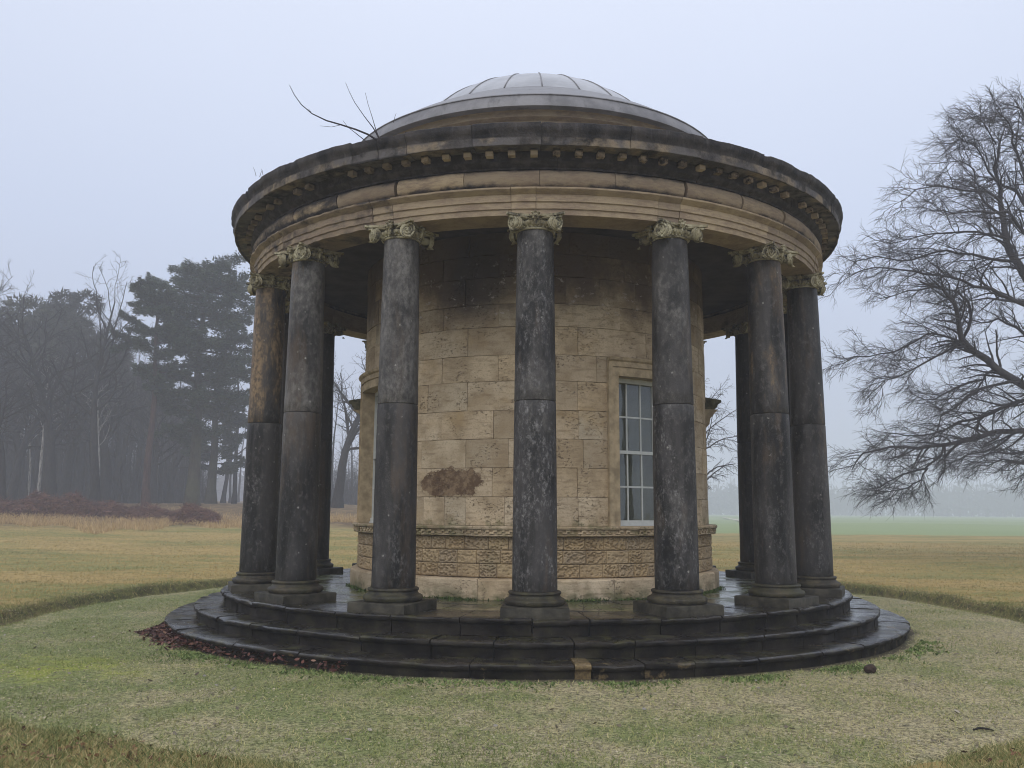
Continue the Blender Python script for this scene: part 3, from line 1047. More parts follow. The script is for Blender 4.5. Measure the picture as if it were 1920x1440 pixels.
# ---- windows
def window(w, label=None):
    s0, s1, o0, o1 = w
    wroot = MB()
    # stone architrave: jambs and lintel with a stepped face
    for (a0, a1, inner) in ((s0, o0, 1), (o1, s1, 0)):
        sgn = 1 if inner else -1
        mid = a0 + (a1 - a0) * (0.42 if inner else 0.58)
        wroot.arc(rect(2.42, 2.772, WZ0, WZ1 + (WZ2 - WZ1) * 0.55), *(sorted((a0, mid))), 3)
        wroot.arc(rect(2.42, 2.750, WZ0 + 0.002, WZ1), *(sorted((mid, a1))), 3)
    wroot.arc(rect(2.42, 2.752, WZ1, WZ1 + 0.12), o0 - 2.0, o1 + 2.0, 12)
    wroot.arc([(2.42, WZ1 + 0.122), (2.772, WZ1 + 0.122), (2.772, WZ1 + 0.19), (2.80, WZ1 + 0.21), (2.815, WZ1 + 0.245), (2.42, WZ2 - 0.004)], s0 + 0.05, s1 - 0.05, 12)
    V = []
    for v in wroot.V:
        n = fb(v, 9, 0.0035, s0)
        k = 1 + n / 2.7
        V.append((v[0] * k, v[1] * k, v[2]))
    wroot.V = V
    win = wroot.put('window', SURR, temple)
    # sash boxes (painted)
    fr = MB()
    ro, ri = 2.56, 2.50
    fr.arc(rect(ri, ro + 0.02, WZ0 + 0.0, WZ0 + 0.075), o0 - 0.3, o1 + 0.3, 10)              # bottom rail
    fr.arc(rect(ri, ro + 0.035, WZ0 - 0.012, WZ0 + 0.022), o0 - 0.3, o1 + 0.3, 10)
    fr.arc(rect(ri - 0.03, ro, WZ1 - 0.06, WZ1 + 0.01), o0 - 0.3, o1 + 0.3, 10)
    for (b0, b1) in ((o0 - 0.3, o0 + 0.75), (o1 - 0.75, o1 + 0.3)):
        fr.arc(rect(ri - 0.03, ro + 0.001, WZ0 + 0.02, WZ1), b0, b1, 2)
    zm = 1.90
    fr.arc(rect(ri - 0.03, ro + 0.004, zm - 0.022, zm + 0.022), o0 + 0.2, o1 - 0.2, 10)
    fr.put('sash_frame', PAINT, win)
    n = 5
    for half, (za, zb, rr, sh) in enumerate(((WZ0 + 0.075, zm - 0.02, 2.545, 0.0), (zm + 0.02, WZ1 - 0.06, 2.515, 0.5))):
        bars = MB()
        for i in range(1, n):
            a = o0 + (o1 - o0) * i / n + sh * 0.8
            bars.arc(rect(rr - 0.022, rr, za, zb), a - 0.24, a + 0.24, 1)
        zc = (za + zb) / 2
        bars.arc(rect(rr - 0.020, rr + 0.002, zc - 0.011, zc + 0.011), o0 + 0.5, o1 - 0.5, 10)
        bars.put('glazing_bars', PAINT, win)
        for i in range(n):
            for (zz0, zz1) in ((za, zc - 0.012), (zc + 0.012, zb)):
                b0 = o0 + (o1 - o0) * i / n + 0.3 + sh * 0.8 * (i > 0)
                b1 = o0 + (o1 - o0) * (i + 1) / n - 0.3 + sh * 0.8 * (i < n - 1)
                d = rs.uniform(-0.002, 0.002)
                MB().arc(rect(rr - 0.014 + d, rr - 0.011 - d, zz0, zz1), b0, b1, 1).put('pane', GLASS, win)
    # linen blind behind the glass
    bl = MB()
    k = 40
    V, F = [], []
    b0, b1 = o0 + (o1 - o0) * 0.10, o1
    for i in range(k + 1):
        a = R_(b0 + (b1 - b0) * i / k)
        rr = 2.36 + 0.006 * math.sin(i * 1.1) * (0.6 + 0.4 * math.sin(i * 0.7))
        for z in (WZ0 - 0.05, WZ1 + 0.1):
            V.append((rr * math.sin(a), -rr * math.cos(a), z))
        if i:
            F.append((2 * i - 2, 2 * i, 2 * i + 1, 2 * i - 1))
    bl.add(V, F)
    bl.mesh
    link('blind', bl.mesh('blind', BLIND, True), win)


window(WIN[0])
window(WIN[1])

# inner room: plaster lining and floor, so the glass has depth behind it
rm = MB()
rm.arc(rect(1.70, 1.74, 0, 4.6), 0, 359.9, 40)
rm.lathe([(0.01, 0.02), (2.42, 0.02)], 32)
rm.lathe([(0.01, 4.6), (2.42, 4.6)], 32)
rm.put('inner_room', PLASTER, temple)

# ---- doors at the back flanks with bracketed hoods
for (d0, d1), rh in ((DOORS[0], 3.14), (DOORS[1], 3.20)):
    dm = MB()
    dm.arc(rect(2.5, 2.78, 0.0, 2.6), d0, d0 + 4, 3)
    dm.arc(rect(2.5, 2.78, 0.0, 2.6), d1 - 4, d1, 3)
    dm.arc(rect(2.5, 2.78, 2.602, 2.84), d0, d1, 10)
    door = dm.put('doorcase', SURR, temple)
    MB().arc(rect(2.52, 2.60, 0.02, 2.6), d0 + 4, d1 - 4, 8).put('door', DOORP, door)
    for b in (d0 - 2.0, d1 + 2.0):
        MB().arc([(2.70, 2.25), (2.76, 2.26), (2.80, 2.33), (2.79, 2.42), (2.86, 2.47), (2.93, 2.55), (2.95, 2.64), (3.02, 2.72), (rh - 0.05, 2.80), (2.70, 2.80)],
                 b - 1.9, b + 1.9, 2, wear(0.01, 8, b, 2.72)).put('bracket', SURR, door)
    MB().arc([(2.70, 2.80), (rh - 0.10, 2.80), (rh - 0.06, 2.84), (rh - 0.05, 2.88), (rh, 2.90), (rh + 0.005, 2.955), (2.70, 3.02)], d0 - 4.2, d1 + 4.2, 14, wear(0.014, 6, d0, 2.8)).put('hood', HOODM, door)

# ---- ceiling of the ambulatory
MB().arc(rect(2.5, 4.02, 4.835, 4.90), 0, 359.8, 64).put('ceiling', CEIL, temple)

# ---- columns
PH = R_(0.166)
NC = 16
A_NECK, A_BOT = 0.211, 0.249


def shaft_r(z):
    t = (z - 0.26) / (4.30 - 0.26)
    t = min(1, max(0, t))
    return A_BOT + (A_NECK - A_BOT) * (0.35 * t + 0.65 * t * t)


def spiral_disc(mbd, c, ax, ay, nrm, R, turns=2.4, depth=0.045):
    """a volute: drum disc with a raised spiral band and an eye, on the face with normal nrm"""
    c, ax, ay, nrm = map(Vector, (c, ax, ay, nrm))
    k = 20
    V, F = [], []
    for side, off in ((0, 0.0), (1, depth)):
        for i in range(k):
            a = 2 * PI * i / k
            V.append(c - nrm * off + (ax * math.cos(a) + ay * math.sin(a)) * R * (0.97 if side == 0 else 0.90))
    for i in range(k):
        j = (i + 1) % k
        F.append((i, j, k + j, k + i))
    F.append(tuple(range(k)))
    mbd.add(V, F)
    pts, rad = [], []
    n = 34
    for i in range(n + 1):
        t = i / n
        a = -turns * 2 * PI * t + PI / 2
        rr = R * (1.0 - 0.80 * t ** 0.85)
        pts.append(c + (ax * math.cos(a) + ay * math.sin(a)) * rr + nrm * (0.002 + 0.012 * t))
        rad.append(0.0135 * (1 - 0.55 * t))
    mbd.tube(pts, rad, 5)
    mbd.tube([c, c + nrm * 0.030], [R * 0.20, R * 0.14], 8)


def capital_mesh(seed):
    m = MB()
    rg = random.Random(seed)
    zt = 4.462
    # neck astragal, beads, echinus
    m.lathe([(0.20, 4.292), (0.226, 4.295), (0.232, 4.305), (0.226, 4.315), (0.214, 4.318), (0.214, 4.325), (0.236, 4.335), (0.252, 4.36), (0.25, 4.39), (0.22, 4.405), (0.05, 4.405)], 28)
    for i in range(32):
        a = 2 * PI * i / 32
        x, y = 0.226 * math.sin(a), -0.226 * math.cos(a)
        m.box(x - 0.010, x + 0.010, y - 0.010, y + 0.010, 4.318, 4.334)
    # eggs between the volutes
    for f in range(4):
        for k in (-2, -1, 0, 1, 2):
            a = f * PI / 2 + k * 0.29
            c = Vector((0.250 * math.sin(a), -0.250 * math.cos(a), 4.362))
            t = Vector((math.cos(a), math.sin(a), 0))
            m.tube([c - Vector((0, 0, 0.022)), c - Vector((0, 0, 0.010)), c + Vector((0, 0, 0.012)), c + Vector((0, 0, 0.03))], [0.006, 0.020, 0.023, 0.012], 6)
    # concave-sided abacus: two mouldings
    for (ins, z0, z1) in ((0.030, 4.405, 4.432), (0.0, 4.434, zt - 0.002)):
        half = 0.335 - ins
        depth = 0.085
        out = []
        n = 10
        for f in range(4):
            fa = f * PI / 2
            for i in range(n):
                u = -1 + 2 * i / n + 0.0
                x = u * half * 0.96
                y = -(half - depth * (1 - u * u))
                if i == 0:
                    x = -half * 0.93
                    y = -half
                out.append((x * math.cos(fa) - y * math.sin(fa), x * math.sin(fa) + y * math.cos(fa)))
            x, y = half * 0.93, -half
            out.append((x * math.cos(fa) - y * math.sin(fa), x * math.sin(fa) + y * math.cos(fa)))
        k = len(out)
        V = [(p[0], p[1], z0) for p in out] + [(p[0], p[1], z1) for p in out]
        F = [(i, (i + 1) % k, k + (i + 1) % k, k + i) for i in range(k)] + [tuple(range(k))[::-1], tuple(range(k, 2 * k))]
        m.add(V, F)
    # fleuron in the middle of each side
    for f in range(4):
        fa = f * PI / 2
        def T(x, y, z):
            return (x * math.cos(fa) - y * math.sin(fa), x * math.sin(fa) + y * math.cos(fa), z)
        m.tube([T(0, -0.25, 4.425), T(0, -0.285, 4.43), T(0, -0.315, 4.437)], [0.030, 0.040, 0.014], 8)
        for k in range(7):
            a = PI * (k - 3) / 3.6
            m.tube([T(0.01 * math.sin(a), -0.26, 4.435), T(0.048 * math.sin(a), -0.285, 4.44 + 0.040 * math.cos(a)), T(0.056 * math.sin(a), -0.305, 4.44 + 0.046 * math.cos(a))], [0.014, 0.017, 0.008], 5)
        m.tube([T(0, -0.262, 4.33), T(0, -0.275, 4.37), T(0, -0.282, 4.41)], [0.008, 0.018, 0.014], 6)
    # diagonal volutes: two faces per corner
    for f in range(4):
        fa = f * PI / 2
        for s in (-1, 1):
            if rg.random() < 0.10:
                continue
            # face direction is the side normal turned towards the corner
            tilt = s * R_(27)
            nx, ny = math.sin(tilt), -math.cos(tilt)
            cx, cy = s * 0.232, -0.262
            rot = lambda x, y: (x * math.cos(fa) - y * math.sin(fa), x * math.sin(fa) + y * math.cos(fa))
            c = rot(cx, cy)
            nn = rot(nx, ny)
            tx = rot(-ny * s, nx * s)
            spiral_disc(m, (c[0], c[1], 4.352), (tx[0], tx[1], 0), (0, 0, 1), (nn[0], nn[1], 0), 0.092)
            # roll connecting the volute to the echinus
            a0 = rot(s * 0.08, -0.235)
            m.tube([(a0[0], a0[1], 4.418), (rot(s * 0.15, -0.255)[0], rot(s * 0.15, -0.255)[1], 4.428), (c[0] + nn[0] * 0.0, c[1] + nn[1] * 0.0, 4.438)], [0.012, 0.016, 0.018], 6)
        # bolster between the two volutes of a corner
        c1 = (0.232 * math.cos(fa) + 0.262 * math.sin(fa), 0.232 * math.sin(fa) - 0.262 * math.cos(fa))
        dd = Vector((math.cos(fa) + math.sin(fa), math.sin(fa) - math.cos(fa), 0)).normalized()
        m.tube([Vector((0, 0, 4.355)) + dd * 0.20, Vector((0, 0, 4.352)) + dd * 0.30, Vector((0, 0, 4.352)) + dd * 0.365], [0.050, 0.052, 0.034], 8)
        m.tube([Vector((0, 0, 4.42)) + dd * 0.33, Vector((0, 0, 4.432)) + dd * 0.39, Vector((0, 0, 4.42)) + dd * 0.425], [0.02, 0.018, 0.004], 5)
        m.tube([Vector((0, 0, 4.275)) + dd * 0.36, Vector((0, 0, 4.262)) + dd * 0.40], [0.02, 0.006], 5)
    V = []
    for v in m.V:
        n = Vector((fb(v, 14, 0.004, seed), fb(v, 14, 0.004, seed + 5), fb(v, 14, 0.003, seed + 8)))
        V.append((v[0] + n.x, v[1] + n.y, v[2] + n.z))
    m.V = V
    return m.mesh('capital', CAP, False, True, angle=50)


def base_mesh():
    m = MB()
    m.lathe([(0.20, 0.102), (0.316, 0.102), (0.330, 0.116), (0.338, 0.143), (0.332, 0.160), (0.318, 0.170), (0.300, 0.176), (0.286, 0.188), (0.278, 0.204), (0.278, 0.214),
             (0.288, 0.218), (0.292, 0.226), (0.292, 0.236), (0.284, 0.246), (0.262, 0.250), (0.20, 0.252)], 40)
    V = []
    for v in m.V:
        k = 1 + fb(v, 9, 0.012, 2)
        V.append((v[0] * k, v[1] * k, v[2]))
    m.V = V
    return m.mesh('base', BASE, True, True, angle=45)


def plinth_mesh():
    m = MB()
    s, c = 0.365, 0.008
    n = 10
    prof = [(-0.02, s), (0.088, s), (0.098, s - c), (0.101, s - 0.02)]
    V, F = [], []
    for (z, h) in prof:
        ring = []
        for f in range(4):
            for i in range(n):
                u = -1 + 2 * i / n
                x, y = u * h, -h
                fa = f * PI / 2
                ring.append((x * math.cos(fa) - y * math.sin(fa), x * math.sin(fa) + y * math.cos(fa)))
        for p in ring:
            d = fb((p[0], p[1], z), 7, 0.008, 4)
            V.append((p[0] * (1 + d), p[1] * (1 + d), z + (0.5 * d if z > 0 else 0)))
    k = 4 * n
    for j in range(len(prof) - 1):
        for i in range(k):
            F.append((j * k + i, j * k + (i + 1) % k, (j + 1) * k + (i + 1) % k, (j + 1) * k + i))
    F.append(tuple((len(prof) - 1) * k + i for i in range(k)))
    m.add(V, F)
    return m.mesh('plinth', PLIN, True, True, angle=40)


def drum_mesh(z0, z1, name):
    m = MB()
    n = 12
    prof = [(0.06, z0)] + [(shaft_r(z0) - 0.006, z0), ]
    for i in range(n + 1):
        z = z0 + 0.008 + (z1 - z0 - 0.016) * i / n
        prof.append((shaft_r(z), z))
    prof += [(shaft_r(z1) - 0.006, z1), (0.06, z1)]
    m.lathe(prof, 48)
    V = []
    for v in m.V:
        k = 1 + fb(v, 5, 0.006, z0)
        V.append((v[0] * k, v[1] * k, v[2]))
    m.V = V
    return m.mesh(name, DARK, True, True, angle=50)


caps = [capital_mesh(s) for s in (1, 2, 3)]
bmesh_, pmesh_ = base_mesh(), plinth_mesh()
low, upp = drum_mesh(0.252, 2.328, 'column'), drum_mesh(2.334, 4.30, 'upper_drum')
# object colours: (ochre, grey, lichen) for lower and upper drum of each column as the photograph shows them
CC = {0: ((0.12, 0.44, 0.74), (0.22, 0.50, 0.60)), -1: ((0.10, 0.40, 0.42), (0.14, 0.66, 0.36)), 1: ((0.18, 0.44, 0.56), (0.22, 0.48, 0.36)),
      -2: ((0.22, 0.42, 0.25), (0.38, 0.62, 0.24)), 2: ((0.16, 0.36, 0.48), (0.44, 0.44, 0.30)), -3: ((0.30, 0.28, 0.48), (0.55, 0.26, 0.28)),
      3: ((0.10, 0.26, 0.42), (0.36, 0.30, 0.42)), -5: ((0.34, 0.20, 0.30), (0.30, 0.2, 0.3)), 5: ((0.10, 0.15, 0.2), (0.10, 0.2, 0.2))}
for n in range(-7, 9):
    a = n * PI / 8 + PH
    c = CC.get(n, ((0.2, 0.3, 0.3), (0.3, 0.3, 0.3)))
    col = link('column', low, temple, color=c[0])
    col.location = (4.2 * math.sin(a), -4.2 * math.cos(a), 0)
    col.rotation_euler = (0, 0, a)
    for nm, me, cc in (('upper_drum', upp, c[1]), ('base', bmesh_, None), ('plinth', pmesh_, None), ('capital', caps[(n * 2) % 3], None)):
        o = link(nm, me, col, color=cc)

# ---- entablature
r2 = random.Random(11)
archp = [(3.99, 4.464), (4.405, 4.464), (4.407, 4.528), (4.418, 4.531), (4.424, 4.534), (4.424, 4.608), (4.436, 4.612), (4.441, 4.616), (4.441, 4.697), (4.452, 4.703),
         (4.470, 4.722), (4.498, 4.738), (4.504, 4.745), (4.504, 4.764), (4.495, 4.769), (3.99, 4.769)]
for n in range(16):
    c = math.degrees(n * PI / 8)
    for (a0, a1) in ((c - 3.45, c + 0.25), (c + 0.25, c + 22.5 - 3.45)):
        aa = ((a0 + a1) / 2 + 180) % 360 - 180
        seg = max(3, int((a1 - a0) / 0.9)) if abs(aa) < 110 else 4
        dr, dz = r2.uniform(-0.007, 0.007), r2.uniform(-0.003, 0.003)
        worn = 0.015 if -80 < aa < -25 else 0.004
        prof = [(r + (dr if r > 4.1 else 0), z + dz) for r, z in archp]
        left = -85 < aa < -22
        MB().arc(prof, a0 + 0.035, a1 - 0.035, seg, wear(worn, 7.0 if left else 5.0, r2.uniform(0, 60), 4.3)).put('architrave_block', ENTAB, temple, angle=30,
                 color=(0.60 if left else (0.50 if aa > 35 else 0.38), 0, 0))
frp = [(4.1, 4.772), (4.425, 4.772), (4.452, 4.785), (4.474, 4.815), (4.487, 4.855), (4.490, 4.885), (4.484, 4.92), (4.468, 4.955), (4.445, 4.982), (4.42, 4.993), (4.1, 4.996)]
for i in range(32):
    a0 = i * 11.25 + 0.79 + r2.uniform(-0.5, 0.5) * (0 if i in (0, 1, 31) else 1)
    a1 = (i + 1) * 11.25 + 0.79
    aa = ((a0 + a1) / 2 + 180) % 360 - 180
    seg = 12 if abs(aa) < 110 else 4
    dr = r2.uniform(-0.006, 0.006)
    MB().arc([(r + (dr if r > 4.2 else 0), z) for r, z in frp], a0 + 0.04, a1 - 0.04, seg, wear(0.006, 6.0, r2.uniform(0, 60), 4.3)).put('frieze_block', ENTAB, temple, angle=40,
             color=(0.70 if aa < -28 else (0.60 if aa > 55 else 0.50), 0, 0))
bedp = [(4.1, 5.0), (4.432, 5.0), (4.436, 5.022), (4.452, 5.034), (4.478, 5.048), (4.496, 5.066), (4.502, 5.072), (4.502, 5.188), (4.1, 5.188)]
for i in range(32):
    a0 = i * 11.25 + 3.4
    aa = (a0 + 5.6 + 180) % 360 - 180
    seg = 10 if abs(aa) < 110 else 4
    MB().arc(bedp, a0 + 0.03, a0 + 11.22, seg, wear(0.006, 6, r2.uniform(0, 60), 4.3)).put('bed_mould_block', ENTAB, temple, angle=40, color=(0.78, 0, 0))
corp = [(4.3, 5.190), (4.715, 5.190), (4.722, 5.166), (4.745, 5.163), (4.750, 5.172), (4.750, 5.252), (4.757, 5.262), (4.760, 5.282), (4.772, 5.302), (4.788, 5.322),
        (4.798, 5.345), (4.802, 5.362), (4.802, 5.402), (4.79, 5.410), (4.5, 5.43), (4.1, 5.46), (4.1, 5.190)]
cuts = [0.9, 13.2, 24.0, 35.5, 47, 58.5, 70, 81, 93, 105, 118, 131, 144, 157, 170, 183, 196, 209, 222, 235, 247, 258, 269, 280, 290, 301, 312, 322.5, 333, 337.5, 342.0, 351.5]
for i, a0 in enumerate(cuts):
    a1 = cuts[i + 1] if i + 1 < len(cuts) else cuts[0] + 360
    aa = ((a0 + a1) / 2 + 180) % 360 - 180
    seg = max(4, int((a1 - a0) / 0.45)) if abs(aa) < 110 else 5
    dr, dz = r2.uniform(-0.010, 0.008), r2.uniform(-0.006, 0.006)
    if -32 < aa < -17:
        dz -= 0.02
    MB().arc([(r + (dr if r > 4.5 else 0), z + dz) for r, z in corp], a0 + 0.03, a1 - 0.03, seg,
             wear(0.007, 7.0, r2.uniform(0, 60), 4.6, chip=0.09 if aa < -15 else (0.045 if aa > 30 else 0.02), chipz=5.25)).put('cornice_block', CORN, temple, angle=40)
# dentils
dv = []
for s in range(4):
    w, h = 0.041, 0.072
    m = MB()
    n = 3
    zb = 5.112
    V, F = [], []
    m.box(-w, w, -0.082, 0.03, zb, zb + h)
    mm = []
    for v in m.V:
        mm.append((v[0] + fb(v, 30, 0.0012, s), v[1] + fb(v, 30, 0.001, s + 3), v[2] + fb(v, 30, 0.0015, s + 6)))
    m.V = mm
    me = m.mesh('dentil', DENT)
    dv.append(me)
for i in range(112):
    a = 2 * PI * i / 112 + R_(-0.05)
    deg = (math.degrees(a) + 180) % 360 - 180
    if abs(deg) > 125:
        continue
    if r2.random() < (0.10 if deg < -20 else 0.02):
        continue
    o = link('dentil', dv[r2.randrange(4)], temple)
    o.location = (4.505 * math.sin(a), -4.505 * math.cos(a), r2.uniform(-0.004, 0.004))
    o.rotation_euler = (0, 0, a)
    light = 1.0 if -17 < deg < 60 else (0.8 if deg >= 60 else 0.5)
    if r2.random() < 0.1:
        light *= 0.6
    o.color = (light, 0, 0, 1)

# ---- roof, attic drum and dome
MB().lathe([(4.75, 5.40), (4.3, 5.46), (2.9, 5.62)], 64).put('portico_roof', LEAD, temple, smooth=True)
MB().lathe([(2.88, 5.5), (2.88, 6.33), (2.90, 6.34), (2.955, 6.345), (2.968, 6.352), (2.968, 6.425), (2.985, 6.435), (3.0, 6.452), (3.03, 6.462), (2.6, 6.47)], 96).put('attic_drum', ENTAB, temple, angle=30, color=(0.02, 0, 0))
MB().lathe([(2.9, 6.445), (3.105, 6.425), (3.122, 6.430), (3.118, 6.46), (3.075, 6.56), (3.05, 6.61), (3.062, 6.618), (3.055, 6.632), (3.03, 6.642), (2.66, 6.90), (2.35, 7.09), (2.165, 7.185), (2.152, 7.20), (2.0, 7.20)], 96).put('lead_skirt', LEAD, temple, angle=30)
Rd = (2.15 ** 2 + 0.985 ** 2) / (2 * 0.985)
zc = 7.19 + 0.985 - Rd
thm = math.asin(2.145 / Rd)
def dome_seg(b0, b1):
    m = MB()
    V, F = [], []
    na, nt = 8, 18
    for j in range(nt + 1):
        th = 0.02 + (thm - 0.02) * j / nt
        for i in range(na + 1):
            a = R_(b0 + (b1 - b0) * i / na)
            rr = Rd * math.sin(th)
            V.append((rr * math.sin(a), -rr * math.cos(a), zc + Rd * math.cos(th)))
    for j in range(nt):
        for i in range(na):
            k = j * (na + 1) + i
            F.append((k, k + 1, k + na + 2, k + na + 1))
    m.add(V, F)
    return m


for i in range(24):
    b = 3.0 + i * 15
    sheet = dome_seg(b, b + 15).put('dome_sheet', DOME, temple, smooth=True)
    pts = []
    for j in range(15):
        th = 0.05 + (thm - 0.05) * j / 14
        a = R_(b)
        rr = Rd * math.sin(th)
        pts.append((rr * math.sin(a), -rr * math.cos(a), zc + Rd * math.cos(th) + 0.004))
    MB().tube(pts, 0.011, 6).put('lead_roll', LEAD, temple, smooth=True)
MB().lathe([(0.02, zc + Rd + 0.03), (0.12, zc + Rd + 0.025), (0.16, zc + Rd - 0.01)], 20).put('dome_cap', LEAD, temple, smooth=True)

# ================================================================== VEGETATION HELPERS
def tube_mesh(branches, sides=3):
    """branches: list of (points (n,3), radii (n,)) -> vertices, quads"""
    groups = {}
    for P, r in branches:
        groups.setdefault(len(P), []).append((P, r))
    VV, FF, off = [], [], 0
    for n, lst in groups.items():
        P = np.array([b[0] for b in lst])
        r = np.array([b[1] for b in lst])
        B = len(lst)
        T = np.empty_like(P)
        T[:, 1:-1] = P[:, 2:] - P[:, :-2]
        T[:, 0] = P[:, 1] - P[:, 0]
        T[:, -1] = P[:, -1] - P[:, -2]
        T /= np.linalg.norm(T, axis=2, keepdims=True) + 1e-9
        ref = np.array([0.31, 0.17, 0.93])
        U = np.cross(T, ref)
        U /= np.linalg.norm(U, axis=2, keepdims=True) + 1e-9
        W = np.cross(T, U)
        a = np.arange(sides) * 2 * PI / sides
        ring = P[:, :, None, :] + r[:, :, None, None] * (U[:, :, None, :] * np.cos(a)[None, None, :, None] + W[:, :, None, :] * np.sin(a)[None, None, :, None])
        VV.append(ring.reshape(-1, 3))
        idx = off + np.arange(B * n * sides).reshape(B, n, sides)
        q = np.stack([idx[:, :-1, :], idx[:, 1:, :], np.roll(idx, -1, 2)[:, 1:, :], np.roll(idx, -1, 2)[:, :-1, :]], -1)
        FF.append(q.reshape(-1, 4))
        off += B * n * sides
    return np.concatenate(VV), np.concatenate(FF)


def nrm(v):
    return v / (np.linalg.norm(v) + 1e-9)


class Grow:
    def __init__(s, seed, levels):
        s.rg = np.random.default_rng(seed)
        s.levels = levels
        s.out = [[] for _ in levels]

    def line(s, p, d, L, r0, r1, n, wig, trop):
        P = [np.array(p, float)]
        d = nrm(np.array(d, float))
        for i in range(n):
            d = nrm(d + s.rg.normal(0, wig, 3) + np.array(trop) / n)
            P.append(P[-1] + d * L / n)
        return np.array(P), np.linspace(r0, r1, n + 1)

    def kids(s, P, r, L, lev, frac=None):
        """children of a limb at that level"""
        if lev >= len(s.levels):
            return
        c = s.levels[lev]
        cnt = int(c['n'] * (0.75 + 0.5 * s.rg.random()) * (frac or 1))
        n = len(P) - 1
        for k in range(cnt):
            t = c['t0'] + (1 - c['t0']) * (k + s.rg.random()) / cnt
            t = min(t, 0.995)
            i = min(int(t * n), n - 1)
            u = t * n - i
            p = P[i] * (1 - u) + P[i + 1] * u
            rad = r[i] * (1 - u) + r[i + 1] * u
            ax = nrm(P[i + 1] - P[i])
            side = nrm(np.cross(ax, s.rg.normal(0, 1, 3)))
            if c.get('flat'):
                side = nrm(side * np.array([1, 1, 1 - c['flat']]))
            ang = R_(c['ang'] + s.rg.normal(0, 10))
            d = ax * math.cos(ang) + side * math.sin(ang)
            l = L * c['len'] * (1.1 - c.get('fall', 0.6) * t) * s.rg.uniform(0.65, 1.25)
            l = max(l, c.get('lmin', 0.1))
            rr = min(rad * c['rad'], c.get('rmax', 9))
            rr = max(rr, c.get('rmin', 0.004))
            Q, q = s.line(p, d, l, rr, max(rr * 0.35, c.get('rend', 0.003)), c['seg'], c['wig'], c['trop'])
            s.out[lev].append((Q, q))
            s.kids(Q, q, l, lev + 1)

    def meshes(s, trunk, sides):
        b0 = trunk
        V, F = tube_mesh(b0, sides[0])
        parts = [(V, F)]
        for lev, lst in enumerate(s.out):
            if lst:
                parts.append(tube_mesh(lst, sides[min(lev + 1, len(sides) - 1)]))
        return parts


def join_parts(parts):
    VV, FF, off = [], [], 0
    for V, F in parts:
        VV.append(V)
        FF.append(F + off)
        off += len(V)
    return np.concatenate(VV), np.concatenate(FF)


def bare_tree(seed, H, tr, lv, lean=(0, 0), crown0=0.35, wig=0.06):
    g = Grow(seed, lv)
    P, r = g.line((0, 0, -0.3), (lean[0], lean[1], 1), H, tr, tr * 0.12, 12, wig, (0, 0, 0.1))
    r[0] *= 1.45
    r[1] *= 1.08
    g.kids(P, r, H, 0)
    parts = g.meshes([(P, r)], (9, 6, 4, 3, 3))
    return parts[0], join_parts(parts[1:])


def tree_things(tmesh, cmesh, spots, name, cat, group, base_label, bark=None):
    """first spot gets the thing, the others are copies sharing mesh data"""
    res = []
    for i, (x, y, z, rz, sc, lab) in enumerate(spots):
        o = link(name, tmesh_obj := tmesh, None) if False else None
        t = empty(name, (x, y, z), rz)
        t.scale = (sc, sc, sc)
        tag(t, lab or base_label, cat, group)
        link('trunk', tmesh, t)
        link('crown', cmesh, t)
        res.append(t)
    return res


def leaf_mesh(name, C, D, size, mat, tint, width=0.45, up=0.35):
    """elongated triangles at centres C pointing along D"""
    n = len(C)
    rnd = RNG.normal(0, 1, (n, 3))
    S = np.cross(D, rnd)
    S /= np.linalg.norm(S, axis=1, keepdims=True) + 1e-9
    sz = np.asarray(size).reshape(-1, 1) * RNG.uniform(0.6, 1.3, (n, 1))
    a = C - D * sz * 0.4 + S * sz * width * 0.5
    b = C - D * sz * 0.4 - S * sz * width * 0.5
    c = C + D * sz * 0.6
    V = np.stack([a, b, c], 1).reshape(-1, 3)
    F = np.arange(3 * n).reshape(n, 3)
    return mesh_from(name, V, F, mat, False, {'tint': np.repeat(np.clip(tint, 0, 1), 3)})


def ground_at(px, dist):
    """world x, y of the vertical line seen at pixel column px at that distance"""
    d = FWD[:2] + RGT[:2] * (px - 960) / FPX
    d = d / np.linalg.norm(d)
    x, y = CAM[0] + d[0] * dist, CAM[1] + d[1] * dist
    return x, y, height(x, y)


